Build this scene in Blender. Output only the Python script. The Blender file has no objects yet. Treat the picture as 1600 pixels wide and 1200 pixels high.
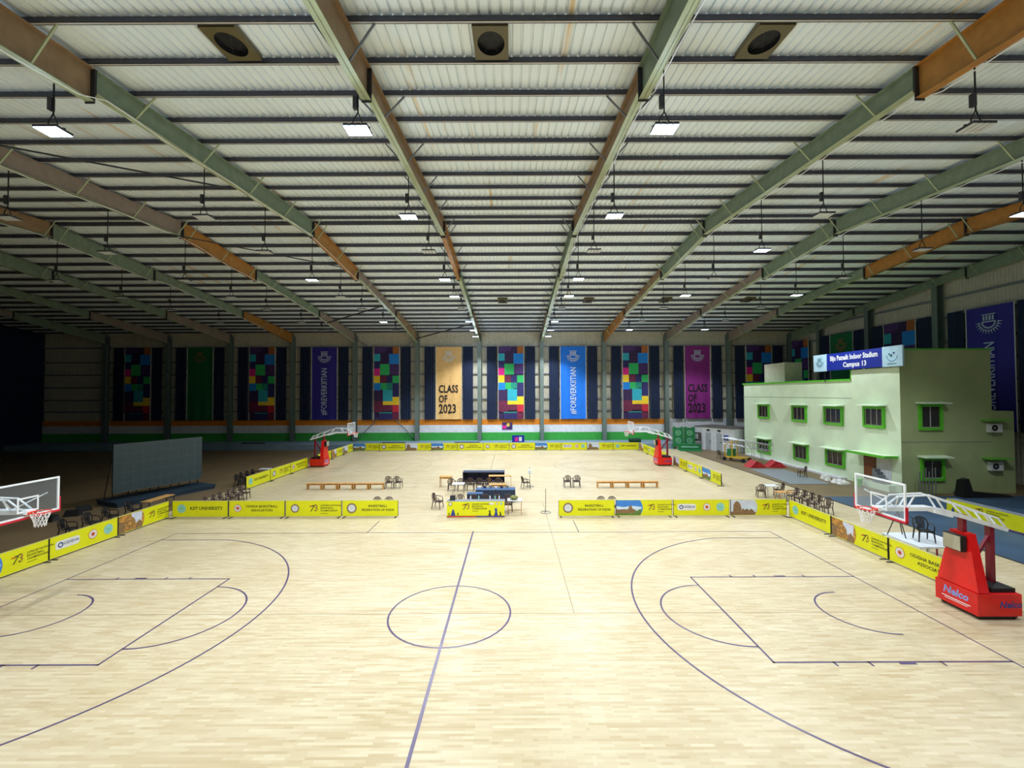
import bpy, math, random
from mathutils import Matrix, Vector
random.seed(7)
C = bpy.context.scene.collection
sc = bpy.context.scene
PI = math.pi

# ------------------------------------------------------------------ camera, world, exposure
cam_d = bpy.data.cameras.new('camera')
cam_d.sensor_width = 36.0
cam_d.lens = 36.0 * 678.0 / 1600.0
cam_d.clip_end = 300
cam = bpy.data.objects.new('camera', cam_d)
C.objects.link(cam)
cam.matrix_world = Matrix.Translation((1.873, -13.13, 6.546)) @ Matrix.Rotation(PI/2 + 0.0223, 4, 'X') @ Matrix.Rotation(-0.0038, 4, 'Z')
sc.camera = cam
w = bpy.data.worlds.new('night')
sc.world = w
w.use_nodes = True
w.node_tree.nodes['Background'].inputs[0].default_value = (0.02, 0.03, 0.05, 1)
w.node_tree.nodes['Background'].inputs[1].default_value = 0.05
sc.view_settings.view_transform = 'Standard'
sc.view_settings.look = 'None'
sc.view_settings.gamma = 1
sc.view_settings.exposure = 0.03
sc.view_settings.use_curve_mapping = False
LAMP_WATTS = 2050.0
CEILING_FILL_WATTS = 75.0
LAMP_CONE = 124.0
sc.cycles.max_bounces = 6
sc.cycles.diffuse_bounces = 3
sc.cycles.glossy_bounces = 3
sc.cycles.transmission_bounces = 4
sc.cycles.transparent_max_bounces = 8
sc.cycles.sample_clamp_indirect = 6
sc.cycles.caustics_reflective = False
sc.cycles.caustics_refractive = False
sc.cycles.use_denoising = True

# ------------------------------------------------------------------ materials
def lin(c):
    return tuple(((v/255.0)/12.92 if v/255.0 <= 0.04045 else ((v/255.0+0.055)/1.055)**2.4) for v in c)
_m = {}
def mat(name, rgb, rough=0.6, metal=0.0, var=0.06, scale=3.0, emit=None, spec=0.5):
    """procedural principled material; rgb are 0-255 display values"""
    if name in _m: return _m[name]
    m = bpy.data.materials.new(name); m.use_nodes = True
    nt = m.node_tree; b = nt.nodes['Principled BSDF']
    c = lin(rgb)
    b.inputs['Roughness'].default_value = rough
    b.inputs['Metallic'].default_value = metal
    b.inputs['Specular IOR Level'].default_value = spec
    tc = nt.nodes.new('ShaderNodeTexCoord'); n = nt.nodes.new('ShaderNodeTexNoise')
    n.inputs['Scale'].default_value = scale; n.inputs['Detail'].default_value = 4
    nt.links.new(tc.outputs['Object'], n.inputs['Vector'])
    r = nt.nodes.new('ShaderNodeValToRGB')
    r.color_ramp.elements[0].position = 0.3; r.color_ramp.elements[1].position = 0.7
    r.color_ramp.elements[0].color = tuple(v*(1-var*2) for v in c) + (1,)
    r.color_ramp.elements[1].color = tuple(min(1, v*(1+var)) for v in c) + (1,)
    nt.links.new(n.outputs['Fac'], r.inputs['Fac']); nt.links.new(r.outputs['Color'], b.inputs['Base Color'])
    if emit:
        b.inputs['Emission Color'].default_value = tuple(emit[0]) + (1,)
        b.inputs['Emission Strength'].default_value = emit[1]
    _m[name] = m
    return m

def wood_floor():
    m = bpy.data.materials.new('maple_strip_floor'); m.use_nodes = True
    nt = m.node_tree; b = nt.nodes['Principled BSDF']; N = nt.nodes.new; L = nt.links.new
    tc = N('ShaderNodeTexCoord')
    def brick(wd, ht, c1, c2, off):
        t = N('ShaderNodeTexBrick'); t.offset = off; t.offset_frequency = 2
        t.inputs['Scale'].default_value = 1.0; t.inputs['Brick Width'].default_value = wd
        t.inputs['Row Height'].default_value = ht; t.inputs['Mortar Size'].default_value = 0.0
        t.inputs['Color1'].default_value = c1 + (1,); t.inputs['Color2'].default_value = c2 + (1,)
        t.inputs['Mortar'].default_value = c1 + (1,)
        L(tc.outputs['Object'], t.inputs['Vector']); return t
    a = brick(0.56, 0.066, lin((188, 169, 134)), lin((212, 200, 170)), 0.37)
    c = brick(0.47, 0.066, lin((190, 170, 134)), lin((215, 202, 174)), 0.61)
    mx = N('ShaderNodeMix'); mx.data_type = 'RGBA'; mx.inputs[0].default_value = 0.5
    L(a.outputs['Color'], mx.inputs[6]); L(c.outputs['Color'], mx.inputs[7])
    n = N('ShaderNodeTexNoise'); n.inputs['Scale'].default_value = 0.35; n.inputs['Detail'].default_value = 3
    L(tc.outputs['Object'], n.inputs['Vector'])
    r = N('ShaderNodeValToRGB'); r.color_ramp.elements[0].position = .3; r.color_ramp.elements[1].position = .7
    r.color_ramp.elements[0].color = (.90, .88, .80, 1); r.color_ramp.elements[1].color = (1, 1, 1, 1)
    L(n.outputs['Fac'], r.inputs['Fac'])
    m2 = N('ShaderNodeMix'); m2.data_type = 'RGBA'; m2.blend_type = 'MULTIPLY'; m2.inputs[0].default_value = 1
    L(mx.outputs[2], m2.inputs[6]); L(r.outputs['Color'], m2.inputs[7])
    L(m2.outputs[2], b.inputs['Base Color'])
    b.inputs['Roughness'].default_value = 0.42; b.inputs['Specular IOR Level'].default_value = 0.35
    return m

def roof_mat():
    m = bpy.data.materials.new('white_roof_sheet'); m.use_nodes = True
    nt = m.node_tree; b = nt.nodes['Principled BSDF']; N = nt.nodes.new; L = nt.links.new
    tc = N('ShaderNodeTexCoord'); mp = N('ShaderNodeMapping'); mp.inputs['Scale'].default_value = (2.2, 0.06, 1)
    L(tc.outputs['Object'], mp.inputs['Vector'])
    n = N('ShaderNodeTexNoise'); n.inputs['Scale'].default_value = 1.0; n.inputs['Detail'].default_value = 3
    L(mp.outputs['Vector'], n.inputs['Vector'])
    r = N('ShaderNodeValToRGB'); e = r.color_ramp.elements
    e[0].position = .24; e[0].color = lin((226, 190, 130)) + (1,)
    e[1].position = .36; e[1].color = lin((236, 248, 255)) + (1,)
    x = e.new(.8); x.color = lin((244, 252, 255)) + (1,)
    L(n.outputs['Fac'], r.inputs['Fac']); L(r.outputs['Color'], b.inputs['Base Color'])
    b.inputs['Roughness'].default_value = 0.5
    return m

def glass_mat():
    m = bpy.data.materials.new('clear_acrylic'); m.use_nodes = True
    nt = m.node_tree; b = nt.nodes['Principled BSDF']
    tr = nt.nodes.new('ShaderNodeBsdfTransparent'); mx = nt.nodes.new('ShaderNodeMixShader')
    tr.inputs[0].default_value = (.93, .95, .96, 1)
    fr = nt.nodes.new('ShaderNodeLayerWeight'); fr.inputs[0].default_value = .12
    b.inputs['Base Color'].default_value = (.8, .85, .88, 1); b.inputs['Roughness'].default_value = .08
    nt.links.new(fr.outputs[1], mx.inputs[0]); nt.links.new(tr.outputs[0], mx.inputs[1]); nt.links.new(b.outputs[0], mx.inputs[2])
    nt.links.new(mx.outputs[0], nt.nodes['Material Output'].inputs[0])
    return m

M_floor = wood_floor(); M_roof = roof_mat(); M_glass = glass_mat()
M_line = mat('purple_grey_line', (92, 78, 112), .28, spec=.8)
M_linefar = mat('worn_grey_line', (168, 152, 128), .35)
M_seam = mat('floor_seam', (140, 116, 80), .6)
M_tan = mat('brown_and_dimmed_side_floor', (122, 102, 74), .5, scale=.5, var=.1)
M_bluefl = mat('blue_grey_floor', (58, 84, 112), .55, scale=.7, var=.12)
M_purlin = mat('galvanised_purlin', (86, 86, 98), .5, .2)
M_lip = mat('purlin_lit_lower_flange', (196, 190, 186), .45, .1)  # pale tone paints in the light caught by the lower flange
M_grn = mat('green_grey_steel', (126, 142, 120), .5, var=.08)
M_brn = mat('primer_brown_steel', (152, 124, 92), .5, var=.1)
M_org = mat('ochre_primer_steel', (176, 122, 54), .5, var=.1)
M_flg = mat('pale_green_flange', (172, 182, 146), .5)
M_mauve = mat('mauve_grey_steel', (150, 134, 122), .5)
M_dkplate = mat('dark_end_plate', (50, 52, 58), .5)
M_clad = mat('beige_cladding', (196, 190, 172), .55)
M_girt = mat('grey_girt', (120, 124, 128), .5)
M_orange = mat('orange_band', (236, 140, 30), .6)
M_white = mat('white_paint', (226, 228, 234), .6)
M_green = mat('green_band', (60, 168, 66), .6)
M_plinth = mat('blue_grey_plinth', (128, 152, 170), .6, scale=1)
M_post = mat('grey_green_post', (106, 120, 114), .5)
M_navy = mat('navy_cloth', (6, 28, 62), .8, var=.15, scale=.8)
M_yel = mat('board_yellow', (222, 222, 4), .5, var=.02)
M_ink = mat('board_ink', (54, 52, 30), .6)
M_edge = mat('dark_metal', (40, 40, 44), .5, .3)
M_teal = mat('teal_logo', (150, 208, 196), .6)
M_ltgrey = mat('light_logo', (226, 226, 222), .6)
M_gold = mat('bronze_ring', (150, 120, 70), .6)
M_red = mat('logo_red', (196, 54, 40), .6)
M_blue = mat('ink_blue', (44, 66, 140), .6)
M_sky = mat('picture_sky', (60, 130, 214), .6)
M_psky = mat('picture_pale_sky', (206, 212, 232), .6)
M_cloud = mat('picture_cloud', (206, 224, 242), .6)
M_stone = mat('picture_stone', (140, 108, 74), .6, var=.2, scale=14)
M_carve = mat('picture_gold_stone', (196, 140, 62), .6, var=.3, scale=9)
M_grass = mat('picture_grass', (96, 130, 56), .6, var=.2, scale=12)
M_chair = mat('brown_plastic', (74, 56, 52), .4)
M_chairblk = mat('black_plastic', (26, 26, 30), .4)
M_wood = mat('bench_wood', (212, 160, 92), .55, var=.1)
M_wdark = mat('bench_wood_dark', (176, 116, 60), .55, var=.1)
M_steel = mat('thin_steel', (150, 150, 152), .35, .8)
M_stred = mat('stanchion_red', (222, 24, 24), .35)
M_maroon = mat('maroon_post', (128, 22, 44), .4)
M_stwhite = mat('arm_white', (238, 242, 246), .35)
M_pad = mat('pad_red', (206, 22, 52), .5)
M_rim = mat('rim_orange_red', (232, 62, 34), .35)
M_net = mat('net_white', (238, 238, 238), .7)
M_black = mat('flat_black', (14, 14, 16), .6)
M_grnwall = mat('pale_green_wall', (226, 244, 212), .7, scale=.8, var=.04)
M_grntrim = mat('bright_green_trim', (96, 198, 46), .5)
M_grnside = mat('shaded_green_wall', (172, 184, 130), .7, scale=.8, var=.05)  # olive tone puts the side walls' weak light into the colour
M_pane = mat('dark_pane', (46, 44, 48), .2, spec=.7)
M_bar = mat('window_mullion', (172, 168, 160), .5)
M_door = mat('brown_door', (124, 70, 38), .5)
M_signblue = mat('sign_blue', (18, 40, 150), .5)
M_signpale = mat('sign_pale_blue', (186, 222, 240), .5)
M_txt = mat('white_lettering', (244, 246, 250), .5)
M_blktxt = mat('black_lettering', (22, 20, 24), .6)
M_screen = mat('screen_grey', (60, 78, 84), .5)
M_stage = mat('stage_blue', (34, 54, 72), .6)
M_cloth = mat('blue_table_cloth', (64, 92, 132), .8)
M_cloth2 = mat('dark_cloth_front', (44, 56, 78), .8)
M_wtop = mat('white_top', (226, 232, 238), .4)
M_alu = mat('aluminium', (178, 182, 186), .35, .7)
M_mach = mat('machine_yellow', (214, 170, 46), .5)
M_mred = mat('mat_red', (176, 26, 36), .6)
M_dgreen = mat('stand_green', (34, 128, 74), .6)
M_roofgrey = mat('flat_roof_grey', (92, 88, 88), .8)
M_grey = mat('mid_grey', (128, 134, 140), .6)
M_lens_on = mat('lit_lens', (255, 255, 255), .5, emit=((.62, .80, 1.0), 14.0))
M_lens_off = mat('unlit_lens', (226, 230, 234), .3)
M_lamp = mat('lamp_housing', (66, 66, 70), .5, .3)
M_ventp = mat('vent_plate', (96, 86, 52), .5)

# ------------------------------------------------------------------ mesh builder
class MB:
    def __init__(s): s.v = []; s.f = []; s.m = []; s.mats = []; s.T = Matrix.Identity(4)
    def mi(s, m):
        if m not in s.mats: s.mats.append(m)
        return s.mats.index(m)
    def add(s, vs, fs, m):
        o = len(s.v); s.v += [s.T @ Vector(p) for p in vs]; k = s.mi(m)
        for f in fs: s.f.append([i+o for i in f]); s.m.append(k)
        return s
    def box(s, x0, x1, y0, y1, z0, z1, m):
        return s.add([(x0,y0,z0),(x1,y0,z0),(x1,y1,z0),(x0,y1,z0),(x0,y0,z1),(x1,y0,z1),(x1,y1,z1),(x0,y1,z1)],
                     [(0,3,2,1),(4,5,6,7),(0,1,5,4),(1,2,6,5),(2,3,7,6),(3,0,4,7)], m)
    def hexa(s, b, t, m):
        """b and t: four bottom and four top corners, counter-clockwise from above"""
        return s.add(list(b)+list(t), [(0,3,2,1),(4,5,6,7),(0,1,5,4),(1,2,6,5),(2,3,7,6),(3,0,4,7)], m)
    def tube(s, pts, r, m, n=8, r2=None):
        pts = [Vector(p) for p in pts]; vs = []; K = len(pts)
        for i, p in enumerate(pts):
            d = (pts[min(i+1, K-1)] - pts[max(i-1, 0)]).normalized()
            a = d.cross(Vector((0,0,1)));
            if a.length < 1e-3: a = d.cross(Vector((1,0,0)))
            a.normalize(); b = d.cross(a)
            rr = r if r2 is None else r + (r2-r)*i/(K-1)
            for k in range(n):
                t = 2*PI*(k+.5)/n; vs.append(p + a*rr*math.cos(t) + b*rr*math.sin(t))
        fs = []
        for i in range(K-1):
            for k in range(n):
                fs.append((i*n+k, i*n+(k+1)%n, (i+1)*n+(k+1)%n, (i+1)*n+k))
        fs.append(tuple(range(n))[::-1]); fs.append(tuple(range((K-1)*n, K*n)))
        return s.add(vs, fs, m)
    def beam(s, p, q, wx, wz, m):
        """rectangular bar from p to q"""
        p, q = Vector(p), Vector(q); d = (q-p).normalized(); up = Vector((0,0,1))
        if abs(d.z) > .99: up = Vector((0,1,0))
        a = d.cross(up).normalized()*wx/2; b = a.cross(d).normalized()*wz/2
        return s.add([p-a-b, p+a-b, p+a+b, p-a+b, q-a-b, q+a-b, q+a+b, q-a+b],
                     [(0,1,2,3),(7,6,5,4),(0,4,5,1),(1,5,6,2),(2,6,7,3),(3,7,4,0)], m)
    def disc(s, x, y, z, r, m, n=20, ax='y', r0=0.0, a0=0, a1=2*PI):
        """flat disc (or ring) facing -y (ax y) or up (ax z)"""
        vs = []; full = abs(a1-a0-2*PI) < 1e-6
        K = n if full else n+1
        for k in range(K):
            t = a0+(a1-a0)*k/n; c, q = math.cos(t), math.sin(t)
            for rr in ((r0, r) if r0 else (r,)):
                vs.append((x+rr*c, y, z+rr*q) if ax == 'y' else (x+rr*c, y+rr*q, z))
        if not r0:
            if not full: vs.append((x, y, z))
            return s.add(vs, [tuple(range(len(vs)))], m)
        fs = [(2*k, 2*k+1, (2*k+3) % (2*K), (2*k+2) % (2*K)) for k in range(n)]
        return s.add(vs, fs, m)
    def poly(s, pts, y, m): return s.add([(p[0], y, p[1]) for p in pts], [tuple(range(len(pts)))], m)
    def prism(s, pts, y0, y1, m):
        n = len(pts)
        return s.add([(p[0], y0, p[1]) for p in pts]+[(p[0], y1, p[1]) for p in pts],
                     [tuple(range(n)), tuple(range(2*n-1, n-1, -1))]+[(i, i+n, (i+1) % n+n, (i+1) % n) for i in range(n)], m)
    def lathe(s, x, y, prof, m, n=16):
        """prof: (radius, z) pairs"""
        vs = [(x+r*math.cos(2*PI*k/n), y+r*math.sin(2*PI*k/n), z) for r, z in prof for k in range(n)]
        fs = [(i*n+k, i*n+(k+1) % n, (i+1)*n+(k+1) % n, (i+1)*n+k) for i in range(len(prof)-1) for k in range(n)]
        fs.append(tuple(range(n))[::-1]); fs.append(tuple(range((len(prof)-1)*n, len(prof)*n)))
        return s.add(vs, fs, m)
    def text(s, body, x, y, z, size, m, align='C', sx=1.0, bold=0.0, rot=0.0, shear=0.0):
        """lettering in the xz plane facing -y; x,z is the baseline anchor"""
        me = text_mesh(body, bold, shear); k = size
        xs = [v.co.x for v in me.vertices]; x0, x1 = min(xs), max(xs)
        off = {'C': (x0+x1)/2, 'L': x0, 'R': x1}[align]
        c, q = math.cos(rot), math.sin(rot); vs = []
        for v in me.vertices:
            a, b = (v.co.x-off)*k*sx, v.co.y*k
            vs.append((x+a*c-b*q, y, z+a*q+b*c))
        return s.add(vs, [tuple(p.vertices) for p in me.polygons], m)
    def build(s, name, parent=None, smooth=False, **props):
        me = bpy.data.meshes.new(name); me.from_pydata([tuple(v) for v in s.v], [], s.f)
        for m in s.mats: me.materials.append(m)
        me.polygons.foreach_set('material_index', s.m)
        if smooth: me.polygons.foreach_set('use_smooth', [True]*len(s.f))
        me.update()
        o = bpy.data.objects.new(name, me); C.objects.link(o)
        if parent: o.parent = parent
        for k, v in props.items(): o[k] = v
        return o
_tm = {}
def text_mesh(body, bold, shear):
    key = (body, bold, shear)
    if key not in _tm:
        cu = bpy.data.curves.new('t', 'FONT'); cu.body = body; cu.size = 1.0; cu.offset = bold; cu.shear = shear
        cu.resolution_u = 2
        o = bpy.data.objects.new('t', cu); C.objects.link(o)
        bpy.context.view_layer.update()
        me = bpy.data.meshes.new_from_object(o.evaluated_get(bpy.context.evaluated_depsgraph_get()))
        bpy.data.objects.remove(o); _tm[key] = me
    return _tm[key]
def tag(o, label=None, cat=None, group=None, kind=None):
    if label: o['label'] = label
    if cat: o['category'] = cat
    if group: o['group'] = group
    if kind: o['kind'] = kind
    return o
def empty(name, loc=(0,0,0), rz=0.0, label=None, cat=None, group=None):
    o = bpy.data.objects.new(name, None); C.objects.link(o); o.empty_display_size = .2
    o.location = loc; o.rotation_euler = (0, 0, rz)
    return tag(o, label, cat, group)
def copy_tree(o, parent=None):
    c = o.copy(); C.objects.link(c); c.parent = parent
    for ch in o.children: copy_tree(ch, c)
    return c
class Proto:
    """first use moves the original, later uses copy it and its parts"""
    def __init__(s, fn): s.fn = fn; s.o = None
    def __call__(s, loc, rz, label, cat, group=None):
        if s.o is None: s.o = s.fn(); r = s.o
        else: r = copy_tree(s.o)
        r.location = loc; r.rotation_euler = (0, 0, rz)
        if 'group' in r.keys(): del r['group']
        return tag(r, label, cat, group)
ORD = ['first', 'second', 'third', 'fourth', 'fifth', 'sixth', 'seventh', 'eighth', 'ninth', 'tenth', 'eleventh', 'twelfth',
       'thirteenth', 'fourteenth', 'fifteenth', 'sixteenth', 'seventeenth', 'eighteenth', 'nineteenth', 'twentieth', 'twenty-first', 'twenty-second']

# ------------------------------------------------------------------ the hall
XL, XR, YN, YF = -58.0, 37.9, -16.3, 42.4
YRI, ZRI = 12.85, 16.97                       # ridge: y and height of the purlins' underside
SN, SF = .079, .094
def zp(y): return ZRI - (SN*(YRI-y) if y < YRI else SF*(y-YRI))
XG = 21.3
mb = MB()
def rect(x0, x1, y0, y1, z, m): mb.add([(x0,y0,z),(x1,y0,z),(x1,y1,z),(x0,y1,z)], [(0,1,2,3)], m)
rect(-17.4, XG, YN, YF, 0, M_floor); rect(XL, -17.4, YN, YF, 0, M_tan)  # left floor browned to stand in for the low light there
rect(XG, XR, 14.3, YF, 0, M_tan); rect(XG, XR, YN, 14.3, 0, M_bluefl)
mb.box(XL, XR, YN, YF, -.3, -.02, M_roofgrey)
floor = tag(mb.build('floor'), kind='structure')

def strip(p, q, wd, m, z=.004):
    p, q = Vector((p[0], p[1], z)), Vector((q[0], q[1], z)); d = (q-p).normalized()*wd/2; a = Vector((-d.y, d.x, 0))
    mb.add([p-d-a, q+d-a, q+d+a, p-d+a], [(0,1,2,3)], m)
def arc(x, y, r, a0, a1, wd, m, n=48, z=.004):
    mb.disc(x, y, z, r+wd/2, m, n, 'z', r-wd/2, a0, a1)
def court(cy, m, wd):
    global mb
    mb = MB(); W = wd
    strip((-14, cy+7.5), (14, cy+7.5), W*.8, m); strip((-14, cy-7.5), (14, cy-7.5), W, m)
    strip((0, cy-7.65), (0, cy+7.65), W*1.35, m, .005)
    arc(0, cy, 1.8, 0, 2*PI, W, m)
    for s in (-1, 1):
        strip((14*s, cy-7.5), (14*s, cy+7.5), W*.8, m)
        for t in (-1, 1):
            strip((14*s, cy+2.45*t), (8.2*s, cy+2.45*t), W, m)
            strip((14*s, cy+6.6*t), (11.01*s, cy+6.6*t), W, m)
            for k, xx in enumerate((12.25, 11.4, 10.5, 9.65)):
                if k == 1: mb.box(min(xx*s-.2, xx*s+.2), max(xx*s-.2, xx*s+.2), cy+2.45*t-(.1 if t < 0 else 0), cy+2.45*t+(.1 if t > 0 else 0), .003, .006, m)
                else: strip((xx*s, cy+2.45*t), (xx*s, cy+2.58*t), W, m)
            strip((5*s, cy+7.5*t), (5*s, cy+9.4*t), W*.8, m)
        strip((8.2*s, cy-2.45), (8.2*s, cy+2.45), W, m)
        b = PI/2 if s > 0 else -PI/2
        arc(8.2*s, cy, 1.8, b, b+PI, W, m)
        arc(12.425*s, cy, 1.25, b, b+PI, W, m)
        th = math.acos(1.415/6.75) if 0 else math.asin(6.6/6.75)
        c0 = PI if s > 0 else 0
        arc(12.425*s, cy, 6.75, c0-th, c0+th, W, m, 72)
    return mb.build('court_marking')
tag(court(0, M_line, .055), 'dark purple painted lines of the near basketball court', 'court lines')
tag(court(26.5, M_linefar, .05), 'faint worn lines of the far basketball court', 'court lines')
mb = MB()
strip((-17, -.05), (XG-.3, -.05), .02, M_seam, .002); strip((-17, 13.2), (XG-.3, 13.2), .02, M_seam, .002)
strip((3.7, -.05), (3.7, 13.2), .02, M_seam, .002)
tag(mb.build('trim_1'), kind='structure')
mb = MB(); mb.box(XG-.06, XG+.02, YN, 38, -.01, .03, M_dkplate)
tag(mb.build('trim_2'), kind='structure')

# roof: ribbed sheet, ribs run along y
mb = MB(); prof = []; x = XL
while x < XR+.3:
    prof += [(x, 0), (x+.19, 0), (x+.205, .06), (x+.255, .06)]; x += .27
for y0, y1 in ((YN-.4, YRI), (YRI, YF+.4)):
    vs = []; n = len(prof)
    for yy in (y0, y1): vs += [(px, yy, zp(yy)+.22+pz) for px, pz in prof]
    mb.add(vs, [(i, i+1, i+1+n, i+n) for i in range(n-1)], M_roof)
mb.add([(XL-.3, YN-.5, zp(YN)+.45), (XR+.5, YN-.5, zp(YN)+.45), (XR+.5, YRI, ZRI+.4), (XL-.3, YRI, ZRI+.4), (XR+.5, YF+.5, zp(YF)+.45), (XL-.3, YF+.5, zp(YF)+.45)],
       [(0,1,2,3), (3,2,4,5)], M_roofgrey)
tag(mb.build('ceiling'), kind='structure')

# far wall
mb = MB(); XT = 21.45; Yb = YF
mb.box(XL, XR+.3, Yb+.06, Yb+.5, -.2, 15.2, M_roofgrey)
x = XL                                        # ribbed upper cladding
prof = []
while x < XR: prof += [(x, 0), (x+.14, 0), (x+.17, .03), (x+.22, .03)]; x += .25
n = len(prof); mb.add([(px, Yb-py, 3.28) for px, py in prof]+[(px, Yb-py, 15.0) for px, py in prof], [(i, i+1, i+1+n, i+n) for i in range(n-1)], M_clad)
mb.box(XL, XT, Yb-.16, Yb+.06, 2.60, 3.28, M_orange); mb.box(XL, XT, Yb-.16, Yb+.06, 1.64, 2.60, M_white); mb.box(XL, XT, Yb-.16, Yb+.06, .1, 1.64, M_green)
mb.box(XT, XR, Yb-.16, Yb+.06, 0, 3.28, M_white)
wall = tag(mb.build('wall_far'), kind='structure')
mb = MB(); mb.box(XL, XT-.3, 38.1, Yb-.165, 0, .62, M_plinth); tag(mb.build('trim_3'), kind='structure')
g = MB()
for z in (4.4, 5.9, 7.5, 9.1, 10.7, 12.55): g.box(XL, XR, Yb-.2, Yb-.03, z-.07, z+.07, M_girt)
g.build('girt', wall)
# right wall
mb = MB(); Xb = XR
mb.box(Xb+.06, Xb+.5, YN, YF, -.2, 17.6, M_roofgrey)
y = YN; prof = []
while y < YF: prof += [(y, 0), (y+.14, 0), (y+.17, .03), (y+.22, .03)]; y += .25
n = len(prof); mb.add([(Xb-py, px, 0) for px, py in prof]+[(Xb-py, px, zp(px)+.2) for px, py in prof], [(i, i+n, i+1+n, i+1) for i in range(n-1)], M_clad)
wr = tag(mb.build('wall_right'), kind='structure')
g = MB()
for z in (4.4, 5.9, 7.5, 9.1, 10.7, 12.7, 14.3): g.box(Xb-.2, Xb-.03, YN, YF, z-.08, z+.08, M_girt)
g.build('girt', wr)
mb = MB(); mb.box(XL-.4, XL, YN, YF, -.2, 17.6, M_navy); tag(mb.build('wall_left'), kind='structure')  # wall coloured near-black so the unlit left end stays dark
mb = MB(); mb.box(XL, XR, YN-.4, YN, -.2, 15, M_clad); tag(mb.build('wall_near'), kind='structure')

# ------------------------------------------------------------------ purlins
near_y = [YRI-.416-1.498*i for i in range(20)]; far_y = [YRI+.416+1.56*i for i in range(19)]
def purlin(y, label):
    z = zp(y); mb = MB(); s = 1 if y < YRI else -1
    mb.box(XL, XR, y-.012, y+.012, z, z+.2, M_purlin)
    mb.box(XL, XR, y-.07*(s > 0), y+.07*(s < 0), z, z+.012, M_lip)
    mb.box(XL, XR, y-.07*(s < 0), y+.07*(s > 0), z+.19, z+.2, M_purlin)
    yl = y-.07*s; mb.box(XL, XR, min(yl, yl+.01*s), max(yl, yl+.01*s), z, z+.035, M_purlin)
    k = XL
    mb2 = mb
    tag(mb.build('roof_purlin'), label, 'roof beam', 'purlins under the roof sheet')
for i, y in enumerate(near_y):
    if y > YN+.3: purlin(y, 'thin steel purlin, near roof slope, %s from the ridge' % ORD[i])
for i, y in enumerate(far_y):
    if y < YF-.1: purlin(y, 'thin steel purlin, far roof slope, %s beyond the ridge' % ORD[i])

# ------------------------------------------------------------------ rafters
SEG = [(YN, -.9, 1.25, .95), (-.9, YRI, .68, .88), (YRI, 20.4, .95, .88), (20.4, 31.5, .62, .72), (31.5, YF-.5, .74, 1.2)]
RX = {-49.65: 'gggmg', -41.75: 'bgbgm', -33.85: 'gbggm', -25.95: 'bbggo', -18.05: 'bmogm', -10.15: 'bgomb', -2.25: 'bbogb',
      5.65: 'gbggm', 13.55: 'oggbo', 21.45: 'gggmm', 29.35: 'boogm', 37.25: 'ggggg'}
CM = {'g': M_grn, 'b': M_brn, 'o': M_org, 'm': M_mauve}
RN = {-49.65: 'furthest left', -41.75: 'sixth left of the central bay', -33.85: 'fifth left of the central bay', -25.95: 'fourth left of the central bay',
      -18.05: 'third left of the central bay', -10.15: 'second left of the central bay', -2.25: 'left edge of the central bay',
      5.65: 'right edge of the central bay', 13.55: 'second right of the central bay', 21.45: 'third right of the central bay',
      29.35: 'fourth right of the central bay, over the green building', 37.25: 'along the right wall'}
RC = {-49.65: 'unlit', -41.75: 'unlit', -33.85: 'dim', -25.95: 'grey-green', -18.05: 'grey and orange', -10.15: 'green and ochre', -2.25: 'brown and pale green',
      5.65: 'brown and green', 13.55: 'green and rust-coloured', 21.45: 'green-grey', 29.35: 'ochre-brown', 37.25: 'dark green'}
for rx, cols in RX.items():
    r = empty('roof_rafter', (rx, YN, 0), 0, 'long %s steel roof rafter, %s' % (RC[rx], RN[rx]), 'roof beam', 'rafters')
    for (y0, y1, d0, d1), c in zip(SEG, cols):
        m = CM[c]; a, b = y0-YN, y1-YN
        z0, z1 = zp(y0), zp(y1); w = MB()
        w.hexa([(-.012, a, z0-d0), (.012, a, z0-d0), (.012, b, z1-d1), (-.012, b, z1-d1)], [(-.012, a, z0), (.012, a, z0), (.012, b, z1), (-.012, b, z1)], m)
        w.build('web', r)
        f = MB()
        for zz0, zz1 in ((z0-d0, z1-d1), (z0-.02, z1-.02)):
            f.hexa([(-.13, a, zz0), (.13, a, zz0), (.13, b, zz1), (-.13, b, zz1)], [(-.13, a, zz0+.02), (.13, a, zz0+.02), (.13, b, zz1+.02), (-.13, b, zz1+.02)], M_flg if zz0 < z0-.1 and c != 'o' else m)
        f.build('flange', r)
        for yy, zz, dd in ((a+.02, z0, d0), (b-.02, z1, d1)):
            e = MB(); e.box(-.14, .14, yy-.012, yy+.012, zz-dd-.06, zz-.01, M_dkplate); e.build('end_plate', r)
    for lst in (near_y, far_y):
        for i, y in enumerate(lst):
            if i % 2 or y < -8 or y > YF-2: continue
            dd = next(d0+(d1-d0)*(y-a)/(b-a) for a, b, d0, d1 in SEG if a <= y <= b)
            for s in (-1, 1):
                if rx > 37 and s > 0: continue
                q = MB(); q.beam((s*.75, y-YN, zp(y)+.02), (s*.1, y-YN+.02, zp(y)-dd+.04), .045, .045, M_flg if abs(rx) > 8 else M_girt)
                q.build('fly_brace', r)
    if rx in (-25.95, -18.05, -10.15, 5.65, 13.55, 21.45):
        pts = []
        for k in range(57):
            y = -7+.8*k
            if y > 36: break
            dd = next((d0+(d1-d0)*(y-a)/(b-a) for a, b, d0, d1 in SEG if a <= y <= b), .6)
            pts.append((.15+.02*math.sin(k), y-YN, zp(y)-dd-.03-.07*abs(math.sin(k*.45+rx))))
        q = MB(); q.tube(pts, .016, M_txt, 5); q.build('cable', r)
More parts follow.
